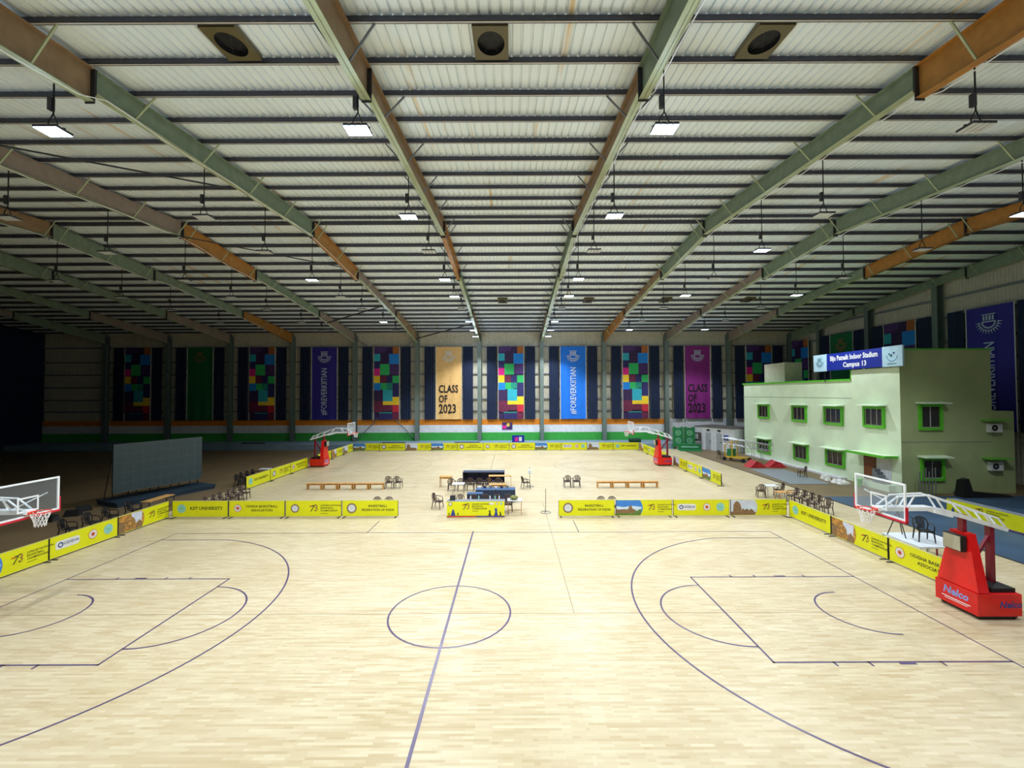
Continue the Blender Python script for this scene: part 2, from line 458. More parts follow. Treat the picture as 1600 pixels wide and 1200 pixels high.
# posts on the far wall
PN = {-49.65: 'in the dark at the far left end', -41.75: 'left of the dark collage banner', -33.85: 'right of the dark green banner', -25.95: 'left of the violet-blue banner',
      -18.05: 'right of the violet-blue banner', -10.15: 'left of the tan banner', -2.25: 'right of the tan banner', 5.65: 'left of the bright blue banner',
      13.55: 'right of the bright blue banner', 21.45: 'left of the magenta banner', 29.35: 'right of the magenta banner', 37.25: 'in the far right corner'}
def post(x, y, z0, z1, label, rz=0):
    p = empty('steel_column', (x, y, z0), rz, label, 'column', 'wall columns')
    h = z1-z0; w = MB(); w.box(-.015, .015, -.25, .25, 0, h, M_post); w.build('web', p)
    for s in (-1, 1):
        f = MB(); f.box(-.24, .24, s*.25-.012, s*.25+.012, 0, h, M_post); f.build('flange', p)
    b = MB(); b.box(-.25, .25, -.36, .36, 0, .04, M_post)
    for s in (-1, 1): b.hexa([(-.02, s*.26-.002, .04), (.02, s*.26-.002, .04), (.02, s*.36, .04), (-.02, s*.36, .04)] if s > 0 else [(-.02, -.36, .04), (.02, -.36, .04), (.02, -.26, .04), (-.02, -.26, .04)],
                             [(-.02, s*.26-.001, .35), (.02, s*.26-.001, .35), (.02, s*.262+.002, .35), (-.02, s*.262+.002, .35)], M_post)
    b.build('base_plate', p)
for rx in RX:
    post(rx if rx < 37 else 37.2, 41.9, .62 if rx < 21 else 0, zp(42)-.25, 'grey-green steel column against the far wall, %s' % PN[rx])
for y, l in ((36.9, 'rising behind the cream room on the building roof'), (30, 'left of the dark blue collage banner'), (23, 'nearest, between the collage and violet banners'), (16, 'outside the right edge of the view')):
    post(37.45, y, 0, zp(y)-.3, 'dark steel column against the right wall, %s' % l, PI/2)

# K brace on the far wall, left of the tan banner's bay
br = empty('wall_brace', (-14.1, 42.0, .62), 0, 'grey diagonal wall braces forming a K left of the tan banner', 'brace')
for p, q in (((-3.8, 0, .1), (0, 0, 3.9)), ((3.8, 0, .1), (0, 0, 3.9)), ((-3.8, 0, 12.9), (0, 0, 10.4)), ((3.8, 0, 12.9), (0, 0, 10.4)), ((0, 0, 3.9), (0, 0, 10.4))):
    t = MB(); t.tube([p, q], .05, M_girt, 6); t.build('strut', br)
for i, (p, q, l) in enumerate((((-17.9, 33.2, 14.2), (-10.3, 27.6, 14.85), 'long black diagonal roof brace above the violet-blue banner'),
                ((-10.0, 40.5, 13.4), (-2.4, 33.5, 14.1), 'black diagonal roof brace above the tan banner, near the far wall'),
                ((-17.9, 12.0, 15.9), (-10.3, 17.5, 15.6), 'thin diagonal roof brace left of the centre, at the ridge'),
                ((-18.0, .5, 15.2), (-10.3, 5.5, 15.5), 'thin dark diagonal brace at upper left beside the lit lamp'))):
    t = MB(); t.tube([p, q], .07 if i < 2 else .035, M_dkplate, 6); tag(t.build('roof_brace'), l, 'brace')

# ------------------------------------------------------------------ roof vents
def vent_tree(s=1.0):
    r = empty('roof_vent'); p = MB(); n = 24; R = .36
    pts = [(-.46, -.62), (.46, -.62), (.46, .62), (-.46, .62)]
    # plate with a round hole
    out = []; inn = []
    for k in range(n):
        t = 2*PI*k/n; c, q = math.cos(t), math.sin(t); m_ = max(abs(c)/.46, abs(q)/.62)
        cc = min([(abs(math.atan2(q*ty, c*tx)-math.atan2(.62, .46)), tx, ty) for tx in (-1, 1) for ty in (-1, 1)])
        out.append((.46*cc[1], .62*cc[2], 0) if cc[0] < .13 else (c/m_, q/m_, 0)); inn.append((c*R, q*R*1.25, 0))
    p.add(out+inn, [(k, n+k, n+(k+1) % n, (k+1) % n) for k in range(n)], M_ventp)
    p.add([(a[0], a[1], z) for z in (0, .16) for a in out], [(k, (k+1) % n, n+(k+1) % n, n+k) for k in range(n)], M_ventp)
    p.build('vent_plate', r)
    d = MB(); d.add([(a[0], a[1], z) for z in (0, .14) for a in inn], [(k, n+k, n+(k+1) % n, (k+1) % n) for k in range(n)]+[tuple(range(n, 2*n))], M_black); d.build('throat', r)
    f = MB()
    for rr in (.2,): f.tube([(rr*math.cos(t*PI/8), rr*math.sin(t*PI/8)*1.2, .05) for t in range(17)], 0.006, M_edge, 5)
    for t in range(3): f.tube([(-.34*math.cos(t*PI/3), -.4*math.sin(t*PI/3), .045), (.34*math.cos(t*PI/3), .4*math.sin(t*PI/3), .045)], .006, M_edge, 5)
    f.build('fan_guard', r)
    return r
vent = Proto(vent_tree)
yv = near_y[9]-.75
for x, y, l in ((-5.55, yv, 'square roof vent with a dark round hole, leftmost of the three near ones'), (1.35, yv, 'square roof vent with a dark round hole, in the central bay at the top'),
             (8.6, yv, 'square roof vent with a dark round hole, rightmost of the three near ones'),
             (1.0, 28.8, 'small grey vent far off on the roof, central bay'), (9.3, 28.8, 'small grey vent far off on the roof, first bay right of centre'),
             (16.8, 28.8, 'small grey vent far off on the roof, second bay right of centre'), (24.8, 28.8, 'small dark vent far off on the roof, above the lamp over the annex')):
    vent((x, y, zp(y)+.03), 0, l, 'vent', 'roof vents').rotation_euler = (math.atan(SN if y < YRI else -SF), 0, 0)

# ------------------------------------------------------------------ high bay lamps
LZ = lambda i: {7: 13.6, 8: 13.32}.get(i, 13.98-.045*max(0, i-2))
def lamp(x, i, on, label):
    y = min(near_y+far_y, key=lambda q: abs(q-(-.7+5.06*i if i < 8 else 37.9))); z = LZ(i); top = zp(y)-.02
    r = empty('high_bay_lamp', (x, y, z), 0, label, 'lamp', 'high bay lamps')
    a = MB(); a.tube([(0, 0, .5), (0, 0, top-z)], .022, M_edge, 6); a.build('rod', r)
    a = MB(); a.box(-.13, -.02, -.06, .06, .62, .98, M_lamp); a.build('driver_box', r)
    a = MB(); a.tube([(0, 0, .52), (-.13, 0, .3), (-.16, 0, .1)], .018, M_edge, 6); a.tube([(0, 0, .52), (.1, 0, .3), (.16, 0, .1)], .018, M_edge, 6); a.build('bracket', r)
    a = MB(); a.box(-.34, .34, -.025, .025, .08, .11, M_lamp)
    for k in range(4): a.box(-.33+k*.17, -.18+k*.17, -.24, .24, .012, .08, M_lamp)
    a.build('housing', r)
    a = MB()
    for k in range(4): a.add([(-.325+k*.17, -.235, .0), (-.325+k*.17, .235, .0), (-.185+k*.17, .235, .0), (-.185+k*.17, -.235, .0)], [(0,1,2,3)], M_lens_on if on else M_lens_off)
    if not on:
        for k in range(4): a.box(-.325+k*.17, -.185+k*.17, -.235, .235, .001, .012, M_lens_off)
    a.build('lens', r)
    if on:
        ld = bpy.data.lights.get('lamp_beam')
        if ld is None:
            ld = bpy.data.lights.new('lamp_beam', 'SPOT'); ld.energy = LAMP_WATTS; ld.color = (.86, .93, 1.0)
            ld.spot_size = math.radians(LAMP_CONE); ld.spot_blend = .4; ld.shadow_soft_size = .22
        lo = bpy.data.objects.new('lamp_beam', ld); C.objects.link(lo); lo.parent = r; lo.location = (0, 0, -.26)
        # added fill light under each lit lamp, brightens the roof underside
        gd = bpy.data.lights.get('ceiling_fill')
        if gd is None:
            gd = bpy.data.lights.new('ceiling_fill', 'POINT'); gd.energy = CEILING_FILL_WATTS; gd.color = (.62, .80, 1.0); gd.shadow_soft_size = .2
        go = bpy.data.objects.new('ceiling_fill', gd); C.objects.link(go); go.parent = r; go.location = (0, 0, -.3)
ROWS = [(-27.6, 'fourth row left of centre', [], range(1, 7)), (-19.3, 'third row left of centre', [], range(1, 8)),
        (-11.05, 'second row left of centre', [-1, 0, 3, 6], range(-1, 8)), (-2.45, 'row just left of centre', [-1, 0, 1, 3, 4, 6, 7, 8], range(-1, 9)),
        (6.2, 'row just right of centre', [-1, 0, 1, 3, 4, 6, 7, 8], range(-1, 9)), (15.0, 'second row right of centre', [-1, 2, 4, 7], range(-1, 8)),
        (23.4, 'third row right of centre', [1, 4, 7], range(1, 8))]
for x, rn, lit, rg in ROWS:
    for i in rg:
        on = i in lit
        lamp(x, i, on, '%s high bay lamp, %s, %s' % ('glowing' if on else 'unlit', rn, ('%s from camera' % ORD[i]) if i >= 0 else ('overhead, %s back' % ORD[-i-1])))

# ------------------------------------------------------------------ banners and curtains
def emblem(a, x, y, z, R, m):
    a.disc(x, y, z, R*.52, m, 24, 'y', R*.40, PI, 2*PI)
    for k in range(13):
        t = PI+PI*.02+(PI*1.0-PI*.04)*k/12; c, q = math.cos(t), math.sin(t)
        a.poly([(x+c*R*.62-q*R*.07, z+q*R*.62+c*R*.07), (x+c*R*.62+q*R*.07, z+q*R*.62-c*R*.07), (x+c*R, z+q*R)][::1], y, m)
    a.poly([(x-R*.5, z-.02*R), (x+R*.5, z-.02*R), (x+R*.5, z+R*.08), (x-R*.5, z+R*.08)], y, m)
    for k in range(4): a.poly([(x-R*.42+k*R*.22, z+R*.14), (x-R*.28+k*R*.22, z+R*.14), (x-R*.28+k*R*.22, z+R*.5), (x-R*.42+k*R*.22, z+R*.5)], y, m)
    a.poly([(x-R*.5, z+R*.56), (x+R*.5, z+R*.56), (x+R*.5, z+R*.64), (x-R*.5, z+R*.64)], y, m)
COL = {'p': (74, 44, 110), 'n': (40, 36, 100), 't': (44, 170, 190), 'b': (16, 130, 220), 'g': (44, 180, 98), 'k': (222, 30, 140), 'y': (244, 206, 40), 'r': (196, 36, 60), 'm': (110, 30, 66), 'o': (170, 96, 40), 'd': (52, 28, 78), 'c': (26, 140, 120)}
COLM = {k: mat('collage_%s' % k, v, .7, var=.18 if k in 'pndmo' else .05, scale=4) for k, v in COL.items()}
PATCH = [(0, 0, 1, 1, 'd'), (0, .9, .35, 1, 'p'), (.25, .93, .5, 1, 'p'), (.75, .9, 1, 1, 'o'), (0, .8, .25, .9, 't'), (.6, .76, 1, .9, 'b'), (.25, .78, .6, .92, 'd'), (0, .7, .25, .8, 'n'),
         (.24, .61, .62, .76, 'g'), (.62, .62, 1, .76, 'p'), (0, .6, .24, .7, 'k'), (0, .5, .24, .6, 'y'), (.25, .5, .5, .6, 'm'), (.5, .5, .74, .6, 'n'), (.74, .5, 1, .6, 'g'),
         (0, .4, .27, .5, 'b'), (.27, .41, .6, .5, 'g'), (.5, .42, .74, .5, 'c'), (.74, .31, 1, .5, 'n'), (.36, .25, .74, .41, 't'), (0, .25, .36, .4, 'd'), (0, .1, .36, .25, 'm'), (.36, .2, .74, .25, 'y'), (.36, .12, .74, .2, 'm'),
         (.74, .2, 1, .31, 'y'), (.74, .1, 1, .2, 'r'), (.2, .0, .74, .09, 'n'), (.2, .085, .74, .1, 'c'), (.74, 0, 1, .09, 'm')]
BH = 9.25
def banner_tree(kind):
    r = empty('wall_banner'); a = MB(); W = 1.6
    if kind == 'collage': base = COLM['d']
    else: base = {'tan': mat('banner_tan', (236, 190, 122), .7), 'violet': mat('banner_violet', (50, 40, 150), .7), 'blue': mat('banner_blue', (12, 116, 226), .7),
                  'magenta': mat('banner_magenta', (138, 34, 128), .7), 'green': mat('banner_green', (14, 110, 60), .7)}[kind]
    n = 12                                     # slightly billowing cloth
    a.add([(-W+2*W*i/n, .03*math.sin(i*1.3)*(1-j/4), BH*j/4) for j in range(5) for i in range(n+1)],
          [(j*(n+1)+i, j*(n+1)+i+1, (j+1)*(n+1)+i+1, (j+1)*(n+1)+i) for j in range(4) for i in range(n)], base)
    if kind == 'collage':
        for k, (x0, z0, x1, z1, c) in enumerate(PATCH[1:]):
            y = -.04-.0015*k; a.poly([(-W+2*W*x0, BH*z0), (-W+2*W*x1, BH*z0), (-W+2*W*x1, BH*z1), (-W+2*W*x0, BH*z1)], y, COLM[c])
    a.build('cloth', r)
    e = MB(); e.tube([(-W-.05, 0, BH), (W+.05, 0, BH)], .04, M_steel, 6); e.build('top_rod', r)
    for s in (-1, 1):
        e = MB(); e.tube([(s*(W+.03), -.02, 0), (s*(W+.03), -.02, BH)], .035, M_ltgrey, 6); e.build('edge_cord', r)
    if kind != 'collage':
        e = MB(); emblem(e, 0, -.06, BH*.87, .95 if kind != 'green' else .9, {'green': M_gold, 'tan': M_ltgrey}.get(kind, mat('emblem_pale', (190, 200, 226), .7))); e.build('emblem', r)
    if kind in ('violet', 'blue'):
        e = MB(); e.text('#FOREVERKIITIAN', .33, -.06, BH*.385, 1.02, mat('banner_pale_letter', (200, 214, 240), .7), sx=.72, bold=.012, rot=PI/2); e.build('lettering', r)
    if kind in ('tan', 'magenta'):
        e = MB(); m = M_blktxt
        for t, z, s_ in (('CLASS', 3.4, 1.35), ('OF', 2.15, 1.3), ('2023', .8, 1.6)): e.text(t, -1.25, -.06, z, s_, m, 'L', sx=.66 if t != '2023' else .7, bold=.02)
        e.build('lettering', r)
    return r
BP = {k: Proto(lambda k=k: banner_tree(k)) for k in ('collage', 'tan', 'violet', 'blue', 'magenta', 'green')}
def curtain_tree():
    a = MB(); n = 16; o = []
    for j in (0, BH):
        for i in range(n+1): o.append((-.62+1.24*i/n, .05*math.sin(i*1.7)+(.02 if j else 0), j))
    a.add(o, [(i, i+1, i+2+n, i+1+n) for i in range(n)], M_navy)
    return a.build('wall_drape', None, True)
CU = Proto(curtain_tree)
bays = list(RX)
KIND = ['collage', 'green', 'collage', 'violet', 'collage', 'tan', 'collage', 'blue', 'collage', 'magenta', 'collage']
BL = ['collage banner in deep shadow at the far left end of the far wall', 'dark green banner with a sun emblem, on the dim left of the far wall', 'dim collage banner left of the violet-blue banner',
      'violet-blue banner reading #FOREVERKIITIAN, left of the centre', 'bright collage banner between the violet-blue and tan banners', 'tan banner reading CLASS OF 2023 in black letters', 'bright collage banner in the centre, between the tan and blue banners',
      'bright blue banner reading #FOREVERKIITIAN upwards in white', 'bright collage banner between the blue and magenta banners', 'magenta banner reading CLASS OF 2023 beside the far corner', 'dim collage banner between the magenta banner and the far right corner']
SH = ['leftmost collage', 'dark green', 'dim left collage', 'violet-blue', 'collage left of the tan', 'tan', 'central collage', 'bright blue', 'collage right of the blue', 'magenta', 'collage in the far right corner']
for b in range(11):
    cx = (bays[b]+bays[b+1])/2
    if b == 10: cx -= .1
    BP[KIND[b]]((cx+.05, 41.95, 3.33), 0, BL[b], 'banner', 'banners on the far wall')
    for s, l in ((-1, 'left'), (1, 'right')):
        CU((cx+.05+s*2.45, 41.9, 3.3), 0, 'tall navy drape hanging on the %s of the %s banner' % (l, SH[b]), 'curtain', 'navy drapes')
for k, y, l, s_ in (('collage', 40.3, 'collage banner on the right wall at the far corner', 'corner collage'), ('green', 33.5, 'green banner with a sun emblem behind the building sign', 'green'), ('collage', 26.5, 'dim blue collage banner on the right wall above the building', 'wall collage'), ('violet', 19.0, 'violet banner reading #FOREVERKIITIAN on the right wall above the building', 'violet')):
    BP[k]((37.35, y, 3.7), -PI/2, l, 'banner', 'banners on the right wall')
    for s, n_ in ((-1, 'far'), (1, 'near')):
        if k == 'collage' and y > 40: continue
        CU((37.3, y-s*2.45, 3.7), -PI/2, 'navy drape on the right wall at the %s side of the %s banner' % (n_, s_), 'curtain', 'navy drapes')

# ------------------------------------------------------------------ advertising boards
BW = 2.97
def logo(a, kind, x, z, R, y=-.032):
    if kind == 'teal': a.disc(x, y, z, R, M_teal, 24); a.disc(x, y-.002, z, R*.7, mat('teal_dark', (110, 186, 172), .6), 20, 'y', R*.62); a.poly([(x-R*.4, z-R*.1), (x+R*.4, z-R*.1), (x+R*.4, z+R*.15), (x-R*.4, z+R*.15)], y-.002, mat('teal_dark', (110, 186, 172), .6))
    if kind == 'red':
        a.disc(x, y, z, R, M_red, 24); a.disc(x, y-.001, z, R*.9, M_ltgrey, 24); 
        for k in range(9):
            t = 2*PI*k/9; a.poly([(x+R*.2*math.cos(t-.5), z+R*.2*math.sin(t-.5)), (x+R*.72*math.cos(t), z+R*.72*math.sin(t)), (x+R*.2*math.cos(t+.5), z+R*.2*math.sin(t+.5))], y-.002, M_red)
        a.disc(x, y-.003, z, R*.3, M_red, 12)
    if kind == 'bfi':
        a.disc(x, y, z, R, M_gold, 28); a.disc(x, y-.001, z, R*.82, M_grey, 24); a.disc(x, y-.002, z, R*.66, M_ltgrey, 24)
        a.disc(x, y-.003, z, R*.4, mat('logo_inner', (206, 210, 226), .6), 16)
def seventy(a, x, z, s=1.0, y=-.032):
    a.text('7', x, y, z-.12*s, .42*s, M_ink, 'C', sx=.8, bold=.01, shear=.35); a.text('3', x+.15*s, y-.001, z-.1*s, .44*s, M_ink, 'C', sx=.85, bold=.01)
    a.text('3', x+.17*s, y-.002, z-.09*s, .40*s, mat('logo_tan', (196, 150, 60), .6), 'C', sx=.8)
    a.poly([(x-.16*s, z+.1*s), (x-.02*s, z+.1*s), (x-.02*s, z+.14*s), (x-.16*s, z+.14*s)], y-.003, M_red)
    for k, t in enumerate(('JUNIOR NATIONAL', 'BASKETBALL', 'CHAMPIONSHIP')): a.text(t, x+.36*s, y, z+(.12-.12*k)*s, .115*s, M_ink, 'L', sx=.95, bold=.006)
    a.box(x+.36*s, x+.7*s, y, y+.001, z-.215*s, z-.2*s, M_ink)
def pic(kind, r, x0, x1, z0=.08, z1=.87):
    a = MB(); y = -.030; w = x1-x0; h = z1-z0
    P = lambda u, v: (x0+w*u, z0+h*v)
    edge = [P(1-.06*(1-math.cos(t*PI/8)) if 0 else 1-.09*(t/8)**2, 1-t/8) for t in range(9)]
    edge = [P(1-.10*abs(2*v-1)**2, v) for v in [k/8 for k in range(9)]]
    a.poly([P(0, 0)]+edge+[P(0, 1)], y, {'A': M_sky, 'B': M_psky, 'C': M_carve}[kind])
    if kind in 'AB':
        a.poly([P(0, .35), P(.9, .3), P(.97, .55), P(.6, .62), P(.25, .55), P(0, .62)], y-.001, M_cloud)
        a.poly([P(0, 0), P(.9, 0), P(.94, .2), P(0, .22)], y-.002, M_grass if kind == 'A' else M_stone)
        if kind == 'A':
            a.poly([P(0, .15), P(.42, .15), P(.42, .35), P(.3, .42), P(.1, .38), P(0, .42)], y-.003, M_stone)
            a.poly([P(.35, .15), P(.75, .15), P(.72, .38), P(.62, .42), P(.58, .6), P(.54, .7), P(.5, .6), P(.44, .42), P(.37, .38)], y-.004, M_stone)
            for u, v in ((.75, .2), (.88, .28)): a.disc(x0+w*u, y-.005, z0+h*v, .1, M_grass, 9)
        else:
            a.poly([P(.08, .1), P(.4, .1), P(.39, .5), P(.34, .75), P(.27, .88), P(.22, .92), P(.16, .86), P(.1, .7), P(.08, .4)], y-.003, M_stone)
            a.poly([P(.4, .1), P(.9, .1), P(.85, .3), P(.76, .42), P(.68, .3), P(.6, .42), P(.52, .32), P(.45, .45), P(.4, .34)], y-.004, M_stone)
    else:
        a.poly([P(.5, .4), P(.88, .3), P(.92, .95), P(.48, 1)], y-.001, M_psky)
        a.disc(x0+w*.42, y-.002, z0+h*.42, .3, M_stone, 22); a.disc(x0+w*.42, y-.003, z0+h*.42, .26, M_carve, 22, 'y', .2); a.disc(x0+w*.42, y-.003, z0+h*.42, .09, M_carve, 14)
        for k in range(8):
            t = k*PI/4; c, q = math.cos(t), math.sin(t)
            a.poly([(x0+w*.42+c*.08-q*.015, z0+h*.42+q*.08+c*.015), (x0+w*.42+c*.08+q*.015, z0+h*.42+q*.08-c*.015), (x0+w*.42+c*.21+q*.015, z0+h*.42+q*.21-c*.015), (x0+w*.42+c*.21-q*.015, z0+h*.42+q*.21+c*.015)], y-.004, M_carve)
        a.poly([P(0, 0), P(.22, 0), P(.2, .6), P(0, .7)], y-.005, M_stone)
        a.poly([P(.6, 0), P(.92, 0), P(.9, .3), P(.8, .5), P(.7, .35)], y-.005, M_stone)
    a.build('printed_picture', r)
def board_tree(design):
    r = empty('advertising_board')
    a = MB(); a.box(.005, BW-.005, -.025, .025, .06, .88, M_yel); a.build('panel', r)
    a = MB()
    for z in (.05, .875): a.box(0, BW, -.03, .03, z, z+.018, mat('pale_board_rim', (206, 206, 120), .5))
    for x in (0, BW-.015): a.box(x, x+.015, -.03, .03, .05, .89, M_edge)
    a.build('frame', r)
    for x in (.12, BW-.12):
        a = MB(); a.box(x-.025, x+.025, -.24, .24, .0, .03, M_edge); a.beam((x, .2, .03), (x, .03, .4), .02, .02, M_edge); a.build('foot', r)
    a = MB(); t = MB(); y = -.031
    if design == 'kiit': logo(a, 'teal', .5, .49, .23); t.text('KIIT UNIVERSITY', 1.83, y, .42, .24, M_ink, bold=.018, sx=.98)
    elif design == 'oba':
        logo(a, 'red', .47, .5, .2); t.text('ODISHA BASKETBALL', 1.75, y, .54, .17, M_ink, bold=.016, sx=1.05); t.text('ASSOCIATION', 1.75, y, .33, .17, M_ink, bold=.016, sx=1.05)
    elif design == 'bfi': logo(a, 'bfi', .5, .48, .27); t.text('BASKETBALL', 1.9, y, .54, .17, M_ink, bold=.016, sx=1.05); t.text('FEDERATION OF INDIA', 1.9, y, .33, .17, M_ink, bold=.016, sx=.98)
    elif design == 'bfi73': logo(a, 'bfi', .5, .48, .23); seventy(t, 1.45, .45, 1.15)
    elif design == 'odisha':
        a = MB(); h = .17; pts = [(.42, .5-h), (1.12, .5-h), (1.2, .5-h*.6), (1.2, .5+h*.6), (1.12, .5+h), (.3, .5+h), (.22, .5+h*.6), (.22, .5-h*.6), (.3, .5-h)]
        a.poly(pts, y, M_ltgrey); a.disc(.42, y-.001, .5, .11, M_blue, 16, 'y', .06); t.text('ODISHA', .86, y-.002, .46, .17, M_blue, bold=.015)
        a.build('logo', r); a = MB(); logo(a, 'red', 1.78, .5, .2); a.build('logo', r); a = MB(); logo(a, 'teal', 2.5, .5, .22)
    elif design[:3] == 'pic': pic(design[3], r, .02, 1.42); seventy(t, 1.85, .47, 1.0)
    if a.f: a.build('logo', r)
    t.build('lettering', r)
    return r
DP = {}
DN = {'kiit': 'yellow KIIT UNIVERSITY board', 'oba': 'yellow ODISHA BASKETBALL ASSOCIATION board', 'bfi': 'yellow BASKETBALL FEDERATION OF INDIA board',
      'bfi73': 'yellow seal and 73 board', 'odisha': 'yellow ODISHA three-logo board', 'picA': 'yellow blue-sky temple board', 'picB': 'yellow tall temple board', 'picC': 'yellow carved-wheel picture board'}
def board(x, y, rz, d, where, group, tilt=None):
    if d not in DP: DP[d] = Proto(lambda: board_tree(d))
    o = DP[d]((x, y, 0), rz, DN[d]+', '+where, 'advertising board', group)
    return o
G1 = 'boards along the near court'
for k, d in enumerate(('kiit', 'oba', 'bfi73', 'bfi')): board(-16.25+3.02*k, 10.15, 0, d, 'left half of the row behind the near court', G1)
for k, d in enumerate(('bfi', 'picA', 'odisha', 'picB')): board(4.32+3.04*k, 10.05, 0, d, 'right half of the row behind the near court', G1)
for k, d in enumerate(('kiit', 'picC', 'oba')): board(16.5, 9.9-3.03*k, -PI/2, d, 'right side of the near court', G1)
board(16.55, -.95, -PI/2, 'picA', 'just past the red stanchion at the right edge', G1)
for k, d in enumerate(('picC', 'odisha', 'picA')): board(-16.45, 7.15-3.0*k, PI/2, d, 'on the left side of the near court', G1)
G2 = 'boards round the far court'
for k, (d, l) in enumerate((('picA', 'at the left end of the far row'), ('bfi', 'second of the far row'), ('picB', 'third of the far row'), ('picA', 'fourth of the far row'), ('bfi', 'fifth of the far row'), ('bfi73', 'sixth and middle of the far row'),
                           ('bfi', 'seventh of the far row'), ('picA', 'eighth of the far row'), ('odisha', 'ninth of the far row'), ('picB', 'tenth of the far row'), ('kiit', 'at the right end of the far row'))):
    board(-16.4+2.99*k, 37.0, 0, d, l, G2)
for y, d, l in ((16.85, 'kiit', 'nearest on the far court left side'), (19.85, 'bfi73', 'second on the far court left side'), (22.85, 'oba', 'beside the far left stanchion'), (27.85, 'bfi73', 'just past the far left stanchion'), (30.87, 'picC', 'far end of the left side'), (33.85, 'picB', 'left side at the far corner')):
    board(-16.45, y, PI/2, d, l, G2)
for y, d, l in ((20.35, 'picA', 'nearest on the far court right side'), (23.35, 'odisha', 'second on the far court right side'), (26.35, 'picB', 'just before the far right stanchion'), (30.75, 'picC', 'just past the far right stanchion'), (33.75, 'bfi73', 'far end of the right side'), (36.75, 'picC', 'right side at the far corner')):
    board(16.5, y, -PI/2, d, l, G2)

